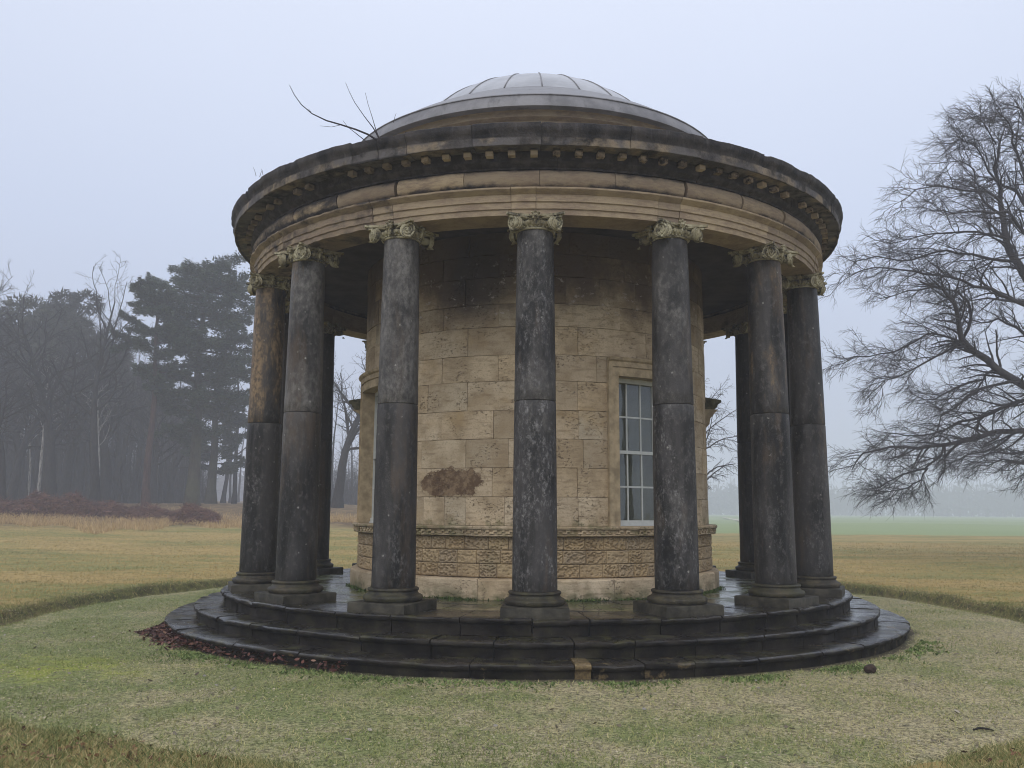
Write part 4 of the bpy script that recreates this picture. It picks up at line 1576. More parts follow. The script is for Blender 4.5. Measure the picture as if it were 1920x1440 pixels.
# ================================================================== BIG BEECH AT THE RIGHT
def big_beech():
    D0 = 27.0
    lv = [dict(n=22, t0=0.10, ang=44, len=0.36, fall=0.6, rad=0.6, rmax=0.045, rmin=0.013, rend=0.006, seg=8, wig=0.15, trop=(-0.30, 0, -0.05), lmin=0.8),
          dict(n=7, t0=0.15, ang=40, len=0.52, fall=0.5, rad=0.55, rmax=0.012, rmin=0.007, rend=0.004, seg=6, wig=0.16, trop=(-0.25, 0, -0.22), lmin=0.45),
          dict(n=6, t0=0.15, ang=36, len=0.52, fall=0.5, rad=0.6, rmax=0.0050, rmin=0.0044, rend=0.0020, seg=4, wig=0.14, trop=(-0.15, 0, -0.30), lmin=0.3)]
    g = Grow(21, lv)
    base = at(2095, 700, D0)
    bz = height(base[0], base[1])
    tx, ty = base[0], base[1]
    trunk = np.array([(tx, ty, bz - 0.3), (tx, ty, bz + 0.5), (tx - 0.1, ty, bz + 2.2), (tx - 0.15, ty + 0.1, bz + 4.0), (tx + 0.0, ty + 0.2, bz + 6.5), (tx + 0.25, ty, bz + 9.5), (tx + 0.1, ty + 0.1, bz + 12.5), (tx, ty, bz + 15.5)])
    trad = np.array([0.85, 0.66, 0.60, 0.56, 0.46, 0.33, 0.2, 0.06])
    k = D0 / FPX
    limbs = [  # pixel polyline, radius in pixels at start and end, depth shift at the end
        ([(2080, 830), (2000, 760), (1920, 718), (1868, 692), (1830, 662), (1803, 636), (1796, 600), (1790, 565), (1765, 540), (1725, 528)], 12, 2.2, -1.0),
        ([(1803, 638), (1820, 600), (1816, 566), (1795, 545), (1750, 538), (1700, 545), (1650, 560)], 4.0, 1.0, -0.5),
        ([(1808, 645), (1765, 628), (1740, 625), (1690, 655), (1650, 662), (1600, 668), (1580, 682)], 3.0, 0.8, 0.8),
        ([(1835, 665), (1790, 650), (1755, 668), (1715, 692), (1690, 702), (1660, 712), (1625, 745)], 3.0, 0.8, -1.2),
        ([(1865, 692), (1840, 712), (1800, 725), (1765, 742), (1735, 748), (1705, 735)], 3.4, 0.9, 0.5),
        ([(1900, 715), (1850, 725), (1815, 740), (1790, 762), (1765, 780), (1760, 805), (1740, 830)], 3.6, 0.9, -0.8),
        ([(2080, 760), (1980, 745), (1920, 752), (1880, 765), (1840, 782), (1800, 790), (1750, 812), (1700, 818), (1660, 812)], 6, 1.0, 1.5),
        ([(2085, 850), (2000, 808), (1920, 806), (1870, 808), (1840, 820), (1805, 825), (1770, 834), (1720, 840), (1695, 838), (1650, 845), (1615, 850), (1598, 880)], 8, 1.2, -1.6),
        ([(1770, 834), (1755, 862), (1735, 880), (1690, 892), (1665, 905), (1640, 915)], 3.0, 0.9, -0.8),
        ([(1740, 878), (1728, 900), (1700, 915), (1668, 922), (1640, 918)], 2.0, 0.8, -0.4),
        ([(1905, 806), (1870, 835), (1830, 850), (1800, 862), (1775, 868)], 3.0, 0.8, 0.8),
        ([(2090, 700), (2010, 640), (1950, 560), (1920, 515), (1895, 478), (1883, 440), (1878, 400), (1872, 355), (1864, 315), (1870, 280), (1884, 240)], 13, 1.6, 1.2),
        ([(1886, 447), (1860, 440), (1835, 432), (1790, 440), (1745, 436), (1700, 450), (1665, 458)], 3.6, 0.8, -1.0),
        ([(1905, 490), (1860, 485), (1820, 475), (1775, 468), (1730, 480), (1690, 490), (1640, 480), (1605, 490)], 4.0, 0.9, 1.0),
        ([(1960, 590), (1900, 565), (1860, 545), (1825, 538), (1780, 520), (1740, 512), (1690, 505), (1640, 505), (1590, 520)], 5.0, 0.9, -1.4),
        ([(1880, 405), (1845, 380), (1825, 350), (1825, 320), (1800, 300), (1765, 305)], 3.4, 0.8, 0.8),
        ([(1880, 385), (1850, 360), (1800, 355), (1760, 348), (1715, 352), (1690, 378)], 3.2, 0.8, -1.4),
        ([(2070, 600), (1990, 480), (1940, 400), (1905, 355), (1870, 335), (1850, 340)], 7, 1.4, 2.0),
        ([(1940, 400), (1925, 340), (1908, 285), (1900, 250), (1885, 220), (1865, 210)], 4.4, 1.0, -0.8),
        ([(2060, 500), (2000, 380), (1955, 295), (1930, 240), (1915, 205), (1905, 200)], 7, 1.0, 0.0),
        ([(1870, 340), (1845, 300), (1825, 270), (1800, 260), (1785, 268)], 2.4, 0.8, 0.8),
        ([(1868, 270), (1852, 245), (1840, 228), (1830, 215)], 1.8, 0.8, 0.3),
        ([(2100, 780), (2010, 690), (1950, 650), (1905, 615), (1870, 600), (1840, 605), (1800, 590)], 6, 1.0, 3.0),
        ([(2100, 720), (2020, 600), (1960, 480), (1905, 420), (1890, 395), (1840, 395), (1790, 400), (1745, 395)], 6, 1.0, -3.0),
        ([(2085, 860), (2010, 830), (1950, 835), (1900, 850), (1860, 848), (1830, 858)], 5, 1.0, 3.0),
        ([(2085, 860), (2010, 845), (1960, 860), (1920, 868), (1880, 862), (1850, 875)], 5, 1.0, -3.0),
    ]
    limb_b = []
    for pl, ra, rb, dsh in limbs:
        n = len(pl)
        P = []
        # resample with a little jitter for natural kinks
        for i, (px, py) in enumerate(pl):
            t = i / (n - 1)
            jit = g.rg.normal(0, 1.5, 2) if 0 < i < n - 1 else (0, 0)
            P.append(at(px + jit[0], py + jit[1], D0 + dsh * t))
        P = np.array(P)
        Q = [P[0]]
        for i in range(1, n):
            mid = (P[i - 1] + P[i]) / 2 + g.rg.normal(0, 0.03, 3)
            Q += [mid, P[i]]
        P = np.array(Q)
        n2 = len(P)
        r = np.linspace(ra, rb, n2) * k * 0.80
        limb_b.append((P, r))
        L = float(np.sum(np.linalg.norm(np.diff(P, axis=0), axis=1)))
        # only the part near and inside the picture carries fine growth; the hidden side gets the mirrored limbs below
        g.kids(P, np.maximum(r, 0.02), min(L, 3.7), 0, frac=min(1.7, max(0.8, L / 4.5)))
    # limbs on the far side of the trunk, coarser
    lvf = [dict(lv[0], n=14, trop=(0.2, 0, -0.1)), dict(lv[1], n=7, trop=(0.2, 0, -0.3)), dict(lv[2], n=3)]
    g2 = Grow(5, lvf)
    for i in range(13):
        az = -0.9 + i * 0.42
        z0 = bz + 3 + i * 0.8
        d = np.array([math.cos(az), math.sin(az), 0.25])
        if d[0] < -0.3:
            continue
        P, r = g2.line((tx, ty, z0), d, 7.0 - 0.25 * i, 0.14, 0.02, 9, 0.13, (0, 0, 0.1))
        limb_b.append((P, r))
        g2.kids(P, r, 5, 0, 1.2)
    t = empty('beech_tree', (0, 0, 0))
    tag(t, 'large bare beech with drooping twiggy branches reaching in from the right', 'tree')
    V, F = tube_mesh([(trunk, trad)], 12)
    link('trunk', mesh_from('trunk', V, F, BARK_A, True), t)
    V, F = tube_mesh(limb_b and [b for b in limb_b], 7)
    link('limbs', mesh_from('limbs', V, F, BARK_A, True), t)
    parts = []
    for gg in (g, g2):
        for lev, lst in enumerate(gg.out):
            if lst:
                parts.append(tube_mesh(lst, 4 if lev == 0 else 3))
    V, F = join_parts(parts)
    link('crown', mesh_from('crown', V, F, BARK_A, False), t)
    print('beech twigs faces', len(F))


big_beech()

# ================================================================== WOOD AT THE LEFT
LV1 = [dict(n=26, t0=0.32, ang=58, len=0.42, fall=0.55, rad=0.42, rmin=0.03, rend=0.014, seg=8, wig=0.16, trop=(0, 0, 0.35)),
       dict(n=9, t0=0.2, ang=48, len=0.42, fall=0.5, rad=0.55, rmin=0.018, rend=0.010, seg=5, wig=0.2, trop=(0, 0, 0.2)),
       dict(n=7, t0=0.15, ang=42, len=0.5, fall=0.5, rad=0.6, rmax=0.02, rmin=0.011, rend=0.006, seg=4, wig=0.2, trop=(0, 0, 0.1))]
LV2 = [dict(n=16, t0=0.42, ang=38, len=0.40, fall=0.5, rad=0.55, rmin=0.03, rend=0.014, seg=8, wig=0.17, trop=(0, 0, 0.6)),
       dict(n=8, t0=0.25, ang=45, len=0.38, fall=0.5, rad=0.55, rmin=0.018, rend=0.010, seg=5, wig=0.24, trop=(0, 0, 0.25)),
       dict(n=6, t0=0.2, ang=45, len=0.45, fall=0.5, rad=0.6, rmax=0.02, rmin=0.011, rend=0.006, seg=4, wig=0.24, trop=(0, 0, 0.1))]
LV3 = [dict(n=14, t0=0.45, ang=48, len=0.22, fall=0.5, rad=0.4, rmin=0.02, rend=0.010, seg=5, wig=0.18, trop=(0, 0, 0.5)),
       dict(n=6, t0=0.2, ang=45, len=0.45, fall=0.5, rad=0.5, rmin=0.012, rend=0.008, seg=4, wig=0.2, trop=(0, 0, 0.2))]


def protot(seed, H, tr, lv, bark, **kw):
    (V, F), (V2, F2) = bare_tree(seed, H, tr, lv, **kw)
    return mesh_from('trunk', V, F, bark, True), mesh_from('crown', V2, F2, bark, False)


oak = protot(31, 17.5, 0.62, LV1, BARK_B)
oak2 = protot(33, 17.0, 0.50, LV1, BARK_B, wig=0.08)
tall = protot(35, 19.5, 0.46, LV2, BARK_B, wig=0.05)
slim = [protot(41 + i, 15.5, 0.20, LV3, BARK_B, wig=0.035) for i in range(3)]
birch = protot(51, 13, 0.17, LV3, BARK_W, wig=0.03)


def place(proto, name, px, dist, sc, rz, label, cat='tree', group=None):
    x, y, z = ground_at(px, dist)
    t = empty(name, (x, y, z), rz)
    t.scale = (sc, sc, sc)
    tag(t, label, cat, group)
    link('trunk', proto[0], t)
    link('crown', proto[1], t)
    return t


place(oak, 'oak_tree', 110, 70, 0.80, 0.6, 'broad bare oak with thick upright trunk and wide low boughs, behind the bramble mound')
place(tall, 'ash_tree', 195, 68, 0.77, 2.1, 'tall bare tree whose sparse top stands above the wood against the sky')
place(oak2, 'oak_tree', 22, 62, 0.62, 4.0, 'crooked bare oak at the left edge of the wood, forked low')
place(oak2, 'oak_tree', 640, 66, 0.78, 1.0, 'bare oak seen between the rear column and the left window')
place(oak, 'oak_tree', -40, 74, 0.85, 2.6, 'bare oak reaching in from beyond the left edge of the picture')
place(oak2, 'oak_tree', 60, 84, 0.9, 5.2, 'bare oak standing back in the wood behind the crooked one')
place(tall, 'ash_tree', 15, 92, 0.86, 0.3, 'slender bare tree rising above the far left of the wood')
place(oak, 'oak_tree', 160, 95, 0.92, 3.3, 'bare oak deep in the wood, its twigs topping the dark evergreen')
place(tall, 'ash_tree', 262, 88, 0.66, 4.4, 'bare tree between the tall sparse one and the cedar')
place(birch, 'birch_tree', 90, 72, 0.8, 0.0, 'pale birch stem just left of the broad oak trunk', group=None)
place(birch, 'birch_tree', 197, 71, 0.75, 1.0, 'white birch stem at the foot of the tall sparse tree')
place(birch, 'birch_tree', 70, 84, 0.75, 2.0, 'pale thin birch stem between the two leftmost oaks')
EXTRA = [(-20, 82), (40, 78), (85, 88), (135, 84), (150, 100), (182, 90), (215, 82), (232, 96), (270, 98), (300, 84), (330, 92), (355, 104), (5, 104), (65, 98), (110, 108), (200, 108), (250, 112), (430, 100)]
for i, (px, d) in enumerate(EXTRA):
    place((oak, oak2, tall)[i % 3], 'woodland_tree', px, d, (0.92, 0.9, 0.78)[i % 3] * (1.0 + 0.08 * math.sin(i * 2.2)) * (0.72 if px > 240 else 1.0) * d / 96, i * 1.37,
          'bare twiggy tree crowding the misty wood at the left', group='bare trees crowding the wood')
# slender trunks filling the wood
rgw = random.Random(5)
k = 0
for i in range(64):
    px = rgw.uniform(-120, 465)
    dist = rgw.uniform(84, 145)
    if 395 < px and rgw.random() < 0.6:
        px -= 120
    place(slim[i % 3], 'slim_tree', px, dist, rgw.uniform(0.75, 1.15), rgw.uniform(0, 6), 'thin bare trunk deep in the misty wood at the left', group='thin trunks deep in the wood')
for i in range(8):
    px = 596 + i * 14 + rgw.uniform(-5, 5)
    place(slim[i % 3], 'slim_tree', px, rgw.uniform(84, 115), rgw.uniform(0.6, 0.9), rgw.uniform(0, 6), 'thin bare trunk in the mist behind the temple, seen left of the drum', group='thin trunks behind the temple')


# ---- conifers: flat layered plates of needles
def conifer(seed, H, tr, plates, mat, bark, dens=1.0, thick=0.16, spray=0.30, spread=1.35):
    g = np.random.default_rng(seed)
    P = np.array([(0.25 * math.sin(i * 0.8) * i / 10, 0.1 * math.sin(i), H * i / 10) for i in range(11)])
    P[0, 2] = -0.4
    r = np.linspace(tr, 0.07, 11)
    r[0] *= 1.35
    limbs, C, D, tint = [], [], [], []
    for (z, Lm, cnt) in plates:
        for q in range(cnt):
            az = g.uniform(0, 2 * PI)
            L = Lm * g.uniform(0.6, 1.12)
            zz = z + g.uniform(-0.6, 0.6)
            i = min(9, max(0, int(zz / H * 10)))
            p0 = P[i] + (P[i + 1] - P[i]) * (zz / H * 10 - i)
            n = 7
            d = np.array([math.cos(az), math.sin(az), g.uniform(0.1, 0.35)])
            pts = [p0]
            for s in range(n):
                d = nrm(d + g.normal(0, 0.10, 3) + np.array([0, 0, -0.045 if s < 5 else 0.08]))
                pts.append(pts[-1] + d * L / n)
            pts = np.array(pts)
            limbs.append((pts, np.linspace(max(0.05, 0.022 * L), 0.015, n + 1)))
            m = int(220 * L * dens)
            t = g.uniform(0.22, 1.0, m) ** 0.8
            idx = np.minimum((t * n).astype(int), n - 1)
            u = (t * n - idx)[:, None]
            c = pts[idx] * (1 - u) + pts[idx + 1] * u
            lat = np.array([-math.sin(az), math.cos(az), 0])
            wmax = spread * (1 - np.abs(t - 0.55) * 1.35).clip(0.15, 1) * (0.5 + 0.12 * L)
            clump = 0.45 + 0.55 * np.abs(np.sin(t * 9 + q * 2.0))
            w = g.uniform(-1, 1, m) * wmax * clump
            c = c + lat * w[:, None] + np.stack([0 * w, 0 * w, g.normal(0, thick, m) - 0.10 * np.abs(w)], 1)
            dd = np.array([math.cos(az), math.sin(az), 0]) * 0.7 + lat * np.sign(w)[:, None] * 0.7 + g.normal(0, 0.35, (m, 3))
            dd[:, 2] += g.uniform(-0.15, 0.45, m)
            dd /= np.linalg.norm(dd, axis=1, keepdims=True)
            C.append(c)
            D.append(dd)
            tint.append(np.clip(0.45 + g.normal(0, 0.25, m), 0, 1))
    C, D, tint = np.concatenate(C), np.concatenate(D), np.concatenate(tint)
    V1, F1 = tube_mesh([(P, r)], 10)
    V2, F2 = tube_mesh(limbs, 4)
    return (mesh_from('trunk', V1, F1, bark, True), mesh_from('limbs', V2, F2, bark, False), leaf_mesh('crown', C, D, np.full(len(C), spray), mat, tint))


def put_conifer(meshes, name, px, dist, rz, sc, label):
    x, y, z = ground_at(px, dist)
    t = empty(name, (x, y, z), rz)
    t.scale = (sc, sc, sc)
    tag(t, label, 'tree')
    for nm, me in zip(('trunk', 'limbs', 'crown'), meshes):
        link(nm, me, t)


cedar = conifer(61, 18.6, 0.50, [(5.4, 3.2, 5), (6.6, 3.8, 6), (7.8, 4.3, 7), (9.0, 4.5, 8), (10.2, 4.7, 8), (11.4, 4.9, 9), (12.6, 5.0, 9), (13.8, 5.1, 9), (15.0, 5.1, 9), (16.1, 4.9, 9), (17.1, 4.4, 8), (17.9, 3.4, 7), (18.3, 2.0, 5)], NEEDLE, BARK_C, 0.85, 0.15, 0.24)
put_conifer(cedar, 'cedar_tree', 373, 70, 0.4, 1.0, 'tall dark cedar with flat layered branches and thick trunk at the wood edge')
pine = conifer(63, 16.5, 0.30, [(8.8, 1.8, 3), (10.2, 2.6, 5), (11.6, 3.2, 6), (13.0, 3.4, 7), (14.3, 3.4, 7), (15.4, 2.8, 6), (16.2, 1.8, 5)], NEEDLE, BARK_P, 0.75, 0.12)
put_conifer(pine, 'pine_tree', 289, 67, 2.0, 0.97, 'reddish slim pine trunk with its thin crown left of the cedar')
fir = conifer(65, 14.0, 0.45, [(3.0, 3.0, 5), (4.2, 3.4, 7), (5.5, 3.6, 7), (6.8, 3.6, 8), (8.2, 3.4, 7), (9.6, 3.2, 7), (11, 2.8, 6), (12.4, 2.2, 5), (13.5, 1.4, 4)], NEEDLE, BARK_C, 0.8, 0.11)
put_conifer(fir, 'fir_tree', 408, 80, 1.0, 1.0, 'second dark conifer with low foliage close behind the cedar')


# ---- rounded dark evergreens behind the bare oaks
def round_tree(seed, H, W, mat, bark, n=26000, size=0.34):
    g = np.random.default_rng(seed)
    nc = 60
    cen = []
    while len(cen) < nc:
        v = g.normal(0, 1, 3)
        v /= np.linalg.norm(v)
        rr = g.uniform(0.35, 0.95)
        c = np.array([v[0] * W * rr, v[1] * W * rr, H * 0.62 + v[2] * H * 0.33 * rr])
        if c[2] > H * 0.22:
            cen.append(c)
    cen = np.array(cen)
    k = g.integers(0, nc, n)
    v = g.normal(0, 1, (n, 3))
    v /= np.linalg.norm(v, axis=1, keepdims=True)
    rad = g.uniform(0.75, 1.6, nc)[k][:, None] * (g.uniform(0.3, 1, (n, 1)) ** 0.5)
    C = cen[k] + v * rad * np.array([1, 1, 0.8])
    tint = np.clip(0.5 + g.normal(0, 0.2, nc)[k] + g.normal(0, 0.15, n), 0, 1)
    tr = [(np.array([(0, 0, -0.4), (0.1, 0, H * 0.3), (0, 0.1, H * 0.6), (0, 0, H * 0.85)]), np.array([0.5, 0.4, 0.28, 0.08]))]
    V1, F1 = tube_mesh(tr, 9)
    lb = []
    for c in cen:
        p0 = np.array([0, 0, max(H * 0.25, c[2] - 2.5)])
        mid = (p0 + c) / 2 + g.normal(0, 0.3, 3)
        lb.append((np.array([p0, mid, c]), np.array([0.12, 0.07, 0.03])))
    V2, F2 = tube_mesh(lb, 4)
    return (mesh_from('trunk', V1, F1, bark, True), mesh_from('limbs', V2, F2, bark, False), leaf_mesh('crown', C, v + g.normal(0, 0.5, (n, 3)), np.full(n, size), mat, tint))


holm = round_tree(71, 17.5, 4.6, EVERG, BARK_B)
for (px, d, rz, sc, lab) in ((112, 92, 0, 1.27, 'dark rounded evergreen rising behind the broad oak'), (30, 100, 2, 1.14, 'dark evergreen beyond the leftmost bare trees'),
                            (238, 100, 4, 0.98, 'dark evergreen low behind the tall sparse tree'), (-60, 98, 1, 1.2, 'dark evergreen beyond the left edge of the picture'),
                            (325, 108, 3, 0.85, 'dark evergreen in the mist behind the cedar trunk')):
    put_conifer(holm, 'evergreen_tree', px, d, rz, sc, lab)

# ---- thicket: the brushwood mass between the trunks
def thicket():
    g = np.random.default_rng(81)
    br = []
    for i in range(5200):
        px = g.uniform(-140, 395)
        if g.random() < 0.10:
            px = g.uniform(590, 680)
        d = g.uniform(94, 140)
        x, y, z = ground_at(px, d)
        H = g.uniform(2, 11) * (0.9 if px < 380 else 0.5)
        lean = g.normal(0, 0.10, 2)
        P = [np.array([x, y, z - 0.1])]
        for s in range(3):
            P.append(P[-1] + np.array([lean[0] + g.normal(0, 0.06), lean[1], 1]) * H / 3)
        br.append((np.array(P), np.linspace(g.uniform(0.02, 0.05), 0.012, 4)))
        for q in range(3):
            b = P[1 + q % 3]
            dd = nrm(np.array([g.normal(0, 1), g.normal(0, 1), g.uniform(0.2, 1.2)]))
            L = g.uniform(0.8, 2.6)
            br.append((np.array([b, b + dd * L * 0.5 + g.normal(0, 0.1, 3), b + dd * L]), np.array([0.016, 0.012, 0.007])))
    V, F = tube_mesh(br, 3)
    link('thicket', mesh_from('thicket', V, F, BARK_B), label='brushwood filling the misty wood between the trunks', kind='stuff')


thicket()

# ---- bramble mound and dry grass at the wood edge
BRAM = m_leaf('bramble stems', (0.045, 0.020, 0.018), (0.115, 0.045, 0.035), (0.16, 0.085, 0.05))
def brambles():
    g = np.random.default_rng(83)
    C, D, T = [], [], []
    def blob(px0, px1, dist, h, n, taper=True):
        px = g.uniform(px0, px1, n)
        dd = dist + g.normal(0, 1.6, n)
        for p, d in zip(px, dd):
            u = (p - px0) / (px1 - px0)
            env = math.sin(PI * u) ** 0.6 if taper else 1
            env *= 0.72 + 0.18 * math.sin(p * 0.09) + 0.16 * math.sin(p * 0.31 + d)
            x, y, z = ground_at(p, d)
            C.append((x, y, z + g.uniform(0, 1) ** 0.8 * h * env))
            v = g.normal(0, 1, 3)
            v[2] = abs(v[2]) * 0.7
            D.append(nrm(v))
            T.append(g.uniform(0, 1))
    blob(15, 235, 57, 1.25, 8000)
    blob(-60, 120, 56, 0.8, 3000)
    blob(120, 300, 56, 0.8, 3000)
    blob(335, 425, 51.5, 0.95, 3600)
    blob(230, 345, 55, 0.7, 2000)
    me = leaf_mesh('brambles', np.array(C), np.array(D), np.full(len(C), 0.48), BRAM, np.array(T), width=0.09)
    link('brambles', me, label='mound of red-brown brambles along the edge of the wood', kind='stuff')


brambles()
STRAW = m_leaf('dry straw grass', (0.26, 0.17, 0.07), (0.44, 0.30, 0.135), (0.55, 0.41, 0.22), (0.34, 0.21, 0.09))
STRAWG = m_leaf('lawn grass blades', (0.11, 0.115, 0.035), (0.22, 0.20, 0.07), (0.40, 0.29, 0.11), (0.48, 0.34, 0.13))
DEEPG = m_leaf('rank green grass', (0.05, 0.07, 0.02), (0.12, 0.16, 0.045), (0.30, 0.28, 0.11), (0.52, 0.43, 0.22))


def blades(name, X, Y, Z, H, mat, label, tint=None, lean=0.5, w=0.09):
    n = len(X)
    C = np.stack([X, Y, Z + H * 0.40], 1)
    D = np.stack([RNG.normal(0, lean, n), RNG.normal(0, lean, n), np.ones(n)], 1)
    D /= np.linalg.norm(D, axis=1, keepdims=True)
    me = leaf_mesh(name, C, D, H, mat, RNG.uniform(0, 1, n) if tint is None else tint, width=w)
    return link(name, me, label=label, kind='stuff')


def hz_arr(X, Y):
    return np.array([height(x, y) for x, y in zip(X, Y)])


# tall straw before the wood
n = 15000
px = RNG.uniform(-60, 470, n)
dist = 44.5 + np.abs(RNG.normal(0, 5.5, n)) + 2.5 * np.sin(px * 0.021) + 1.5 * np.sin(px * 0.057)
px2 = RNG.uniform(600, 690, 2500)
px = np.concatenate([px, px2])
dist = np.concatenate([dist, 50 + np.abs(RNG.normal(0, 3, 2500))])
XYZ = np.array([ground_at(a, b) for a, b in zip(px, dist)])
blades('straw_grass', XYZ[:, 0], XYZ[:, 1], XYZ[:, 2], RNG.uniform(0.10, 0.30, len(px)), STRAW, 'pale dry grass standing along the wood edge', lean=0.35, w=0.10)

# ---- far woods on the skyline, nearly lost in the fog
def far_wood():
    g = np.random.default_rng(91)
    br, C, T = [], [], []
    for i in range(900):
        px = g.uniform(-200, 2150)
        d = g.uniform(440, 560)
        if px < 700:
            d = g.uniform(300, 420)
        x, y, z = ground_at(px, d)
        H = g.uniform(12, 18) * (1.0 if px > 700 else 0.8)
        br.append((np.array([(x, y, z - 1), (x, y, z + H * 0.5), (x + g.normal(0, 0.6), y, z + H)]), np.array([0.5, 0.35, 0.1])))
        for q in range(34):
            v = g.normal(0, 1, 3)
            C.append((x + v[0] * 3.2, y + v[1] * 3.2, z + H * 0.46 + v[2] * H * 0.24))
            T.append(g.uniform(0, 1))
    V, F = tube_mesh(br, 3)
    C = np.array(C)
    me = leaf_mesh('far_wood', C, g.normal(0, 1, (len(C), 3)), np.full(len(C), 2.6), EVERG, np.array(T), width=0.5)
    # merge trunks
    v0 = np.array([v.co for v in me.vertices])
    tri = np.concatenate([F[:, [0, 1, 2]], F[:, [0, 2, 3]]]) + len(v0)
    allV = np.concatenate([v0, V])
    allF = np.concatenate([np.arange(len(v0)).reshape(-1, 3), tri])
    me2 = mesh_from('far_wood', allV, allF, BARK_B)
    link('far_wood', me2, label='line of far woods almost lost in the fog', kind='stuff')


far_wood()
small = protot(45, 9.0, 0.22, [dict(n=26, t0=0.25, ang=52, len=0.42, fall=0.45, rad=0.45, rmin=0.02, rend=0.010, seg=6, wig=0.16, trop=(0, 0, 0.0)),
                             dict(n=9, t0=0.15, ang=42, len=0.42, fall=0.5, rad=0.5, rmin=0.012, rend=0.007, seg=5, wig=0.18, trop=(0, 0, -0.3)),
                             dict(n=8, t0=0.15, ang=40, len=0.5, fall=0.5, rad=0.6, rmin=0.008, rend=0.005, seg=3, wig=0.15, trop=(0, 0, -0.35))], BARK_A)
place(small, 'hornbeam_tree', 1288, 46, 0.92, 0.0, 'smaller bare tree behind the temple, showing right of the drum')

# ================================================================== SMALL THINGS ON AND ROUND THE TEMPLE
# bare sapling rooted in the cornice
sap = MB()
D1 = 9.75
def spts(lst, d=D1):
    return [tuple(at(x, y, d)) for x, y in lst]
sap.tube(spts([(706, 262), (690, 252), (668, 243), (640, 234), (612, 226), (585, 213), (565, 196), (552, 178), (543, 160)]), [0.012, 0.011, 0.010, 0.009, 0.008, 0.006, 0.005, 0.004, 0.003], 5)
sap.tube(spts([(712, 262), (700, 240), (683, 218), (665, 192), (655, 172), (648, 155)]), [0.008, 0.007, 0.005, 0.004, 0.003, 0.0025], 4)
sap.tube(spts([(712, 262), (705, 244), (698, 220), (690, 195), (685, 174)]), [0.007, 0.006, 0.004, 0.003, 0.0025], 4)
sap.tube(spts([(690, 268), (670, 252), (652, 238), (643, 226)]), [0.006, 0.005, 0.003, 0.002], 4)
sap.tube(spts([(640, 234), (622, 238), (600, 236)]), [0.004, 0.003, 0.002], 4)
sap.tube(spts([(585, 213), (580, 206), (574, 205)]), [0.003, 0.003, 0.002], 4)
sap.put('sapling', BARK_A, label='bare sapling sprouting from the top of the cornice, upper left', cat='plant')
wd = MB()
for (px, py, h, dx) in ((487, 328, 9, 5), (493, 324, 7, -3), (738, 226, 14, 5), (480, 326, 12, -5)):
    wd.tube(spts([(px, py + 4), (px + dx * 0.5, py - h * 0.5), (px + dx, py - h)], 10.6), [0.004, 0.003, 0.002], 3)
wd.put('weed', BARK_A, label='tiny dead weed stalks along the cornice edge', cat='plant')

# two little weeds on the floor between the middle and right columns
wf = MB()
for (x0, y0, h) in ((0.55, -3.95, 0.11), (0.72, -4.02, 0.07), (2.45, -3.55, 0.10), (0.98, -3.9, 0.05)):
    wf.tube([(x0, y0, -0.01), (x0 + 0.01, y0, h * 0.5), (x0 - 0.01, y0 + 0.01, h)], [0.004, 0.003, 0.002], 4)
    wf.tube([(x0, y0, h * 0.3), (x0 + 0.04, y0, h * 0.55)], [0.003, 0.002], 4)
    wf.tube([(x0, y0, h * 0.45), (x0 - 0.05, y0, h * 0.62)], [0.003, 0.002], 4)
wf.put('weed', BARK_B, label='dead weed stalks in the joints of the temple floor', cat='plant')
# brown clod on the grass in front of the steps, right
cl = MB()
V, F = [], []
for j in range(7):
    for i in range(10):
        th, ph = PI * j / 6, 2 * PI * i / 10
        r = 0.055 * (1 + 0.25 * mnoise.noise(Vector((math.sin(th) * math.cos(ph) * 2, math.sin(th) * math.sin(ph) * 2, math.cos(th) * 2))))
        V.append((r * math.sin(th) * math.cos(ph) * 1.2, r * math.sin(th) * math.sin(ph), r * math.cos(th) * 0.85))
for j in range(6):
    for i in range(10):
        F.append((j * 10 + i, j * 10 + (i + 1) % 10, (j + 1) * 10 + (i + 1) % 10, (j + 1) * 10 + i))
cl.add(V, F)
o = cl.put('clod', simple('brown clod', (0.05, 0.032, 0.024), 0.8, 0.2, 0.4, 30, 0.01), label='round dark brown clod on the grass by the lowest step, right', cat='clod')


def on_ground(px, py, z=None):
    z = ZG if z is None else z
    ray = FWD + RGT * (px - 960) / FPX - UPV * (py - 720) / FPX
    t = (z - CAM[2]) / ray[2]
    return CAM + ray * t


p = on_ground(1632, 1262)
o.location = (p[0], p[1], ZG + 0.04)
# dark stick at the lower right
p = on_ground(1843, 1372)
st = MB().tube([(-0.07, 0.0, 0.0), (-0.02, 0.008, 0.012), (0.03, -0.006, 0.010), (0.08, 0.0, -0.002)], [0.006, 0.010, 0.009, 0.004], 6).put('stick', BARK_B, label='short dark stick lying on the gravel at the lower right', cat='stick')
st.location = (p[0], p[1], ZG + 0.012)

# ---- scattered stuff on the ring
def ring_points(n, rmin, rmax, phis, power=1.0):
    ph = RNG.uniform(phis[0], phis[1], n)
    r = rmin + (rmax - rmin) * RNG.uniform(0, 1, n) ** power
    return r * np.sin(ph), -r * np.cos(ph)


def in_view(X, Y, Z):
    P = np.stack([X, Y, Z], 1) - CAM
    d = P @ FWD
    u = (P @ RGT) / d * FPX + 960
    v = 720 - (P @ UPV) / d * FPX
    return (d > 0.5) & (u > -140) & (u < 2060) & (v < 1560)


GRAV = m_leaf('gravel bits', (0.09, 0.075, 0.05), (0.24, 0.205, 0.14), (0.36, 0.315, 0.21), (0.50, 0.44, 0.31), rough=0.9)


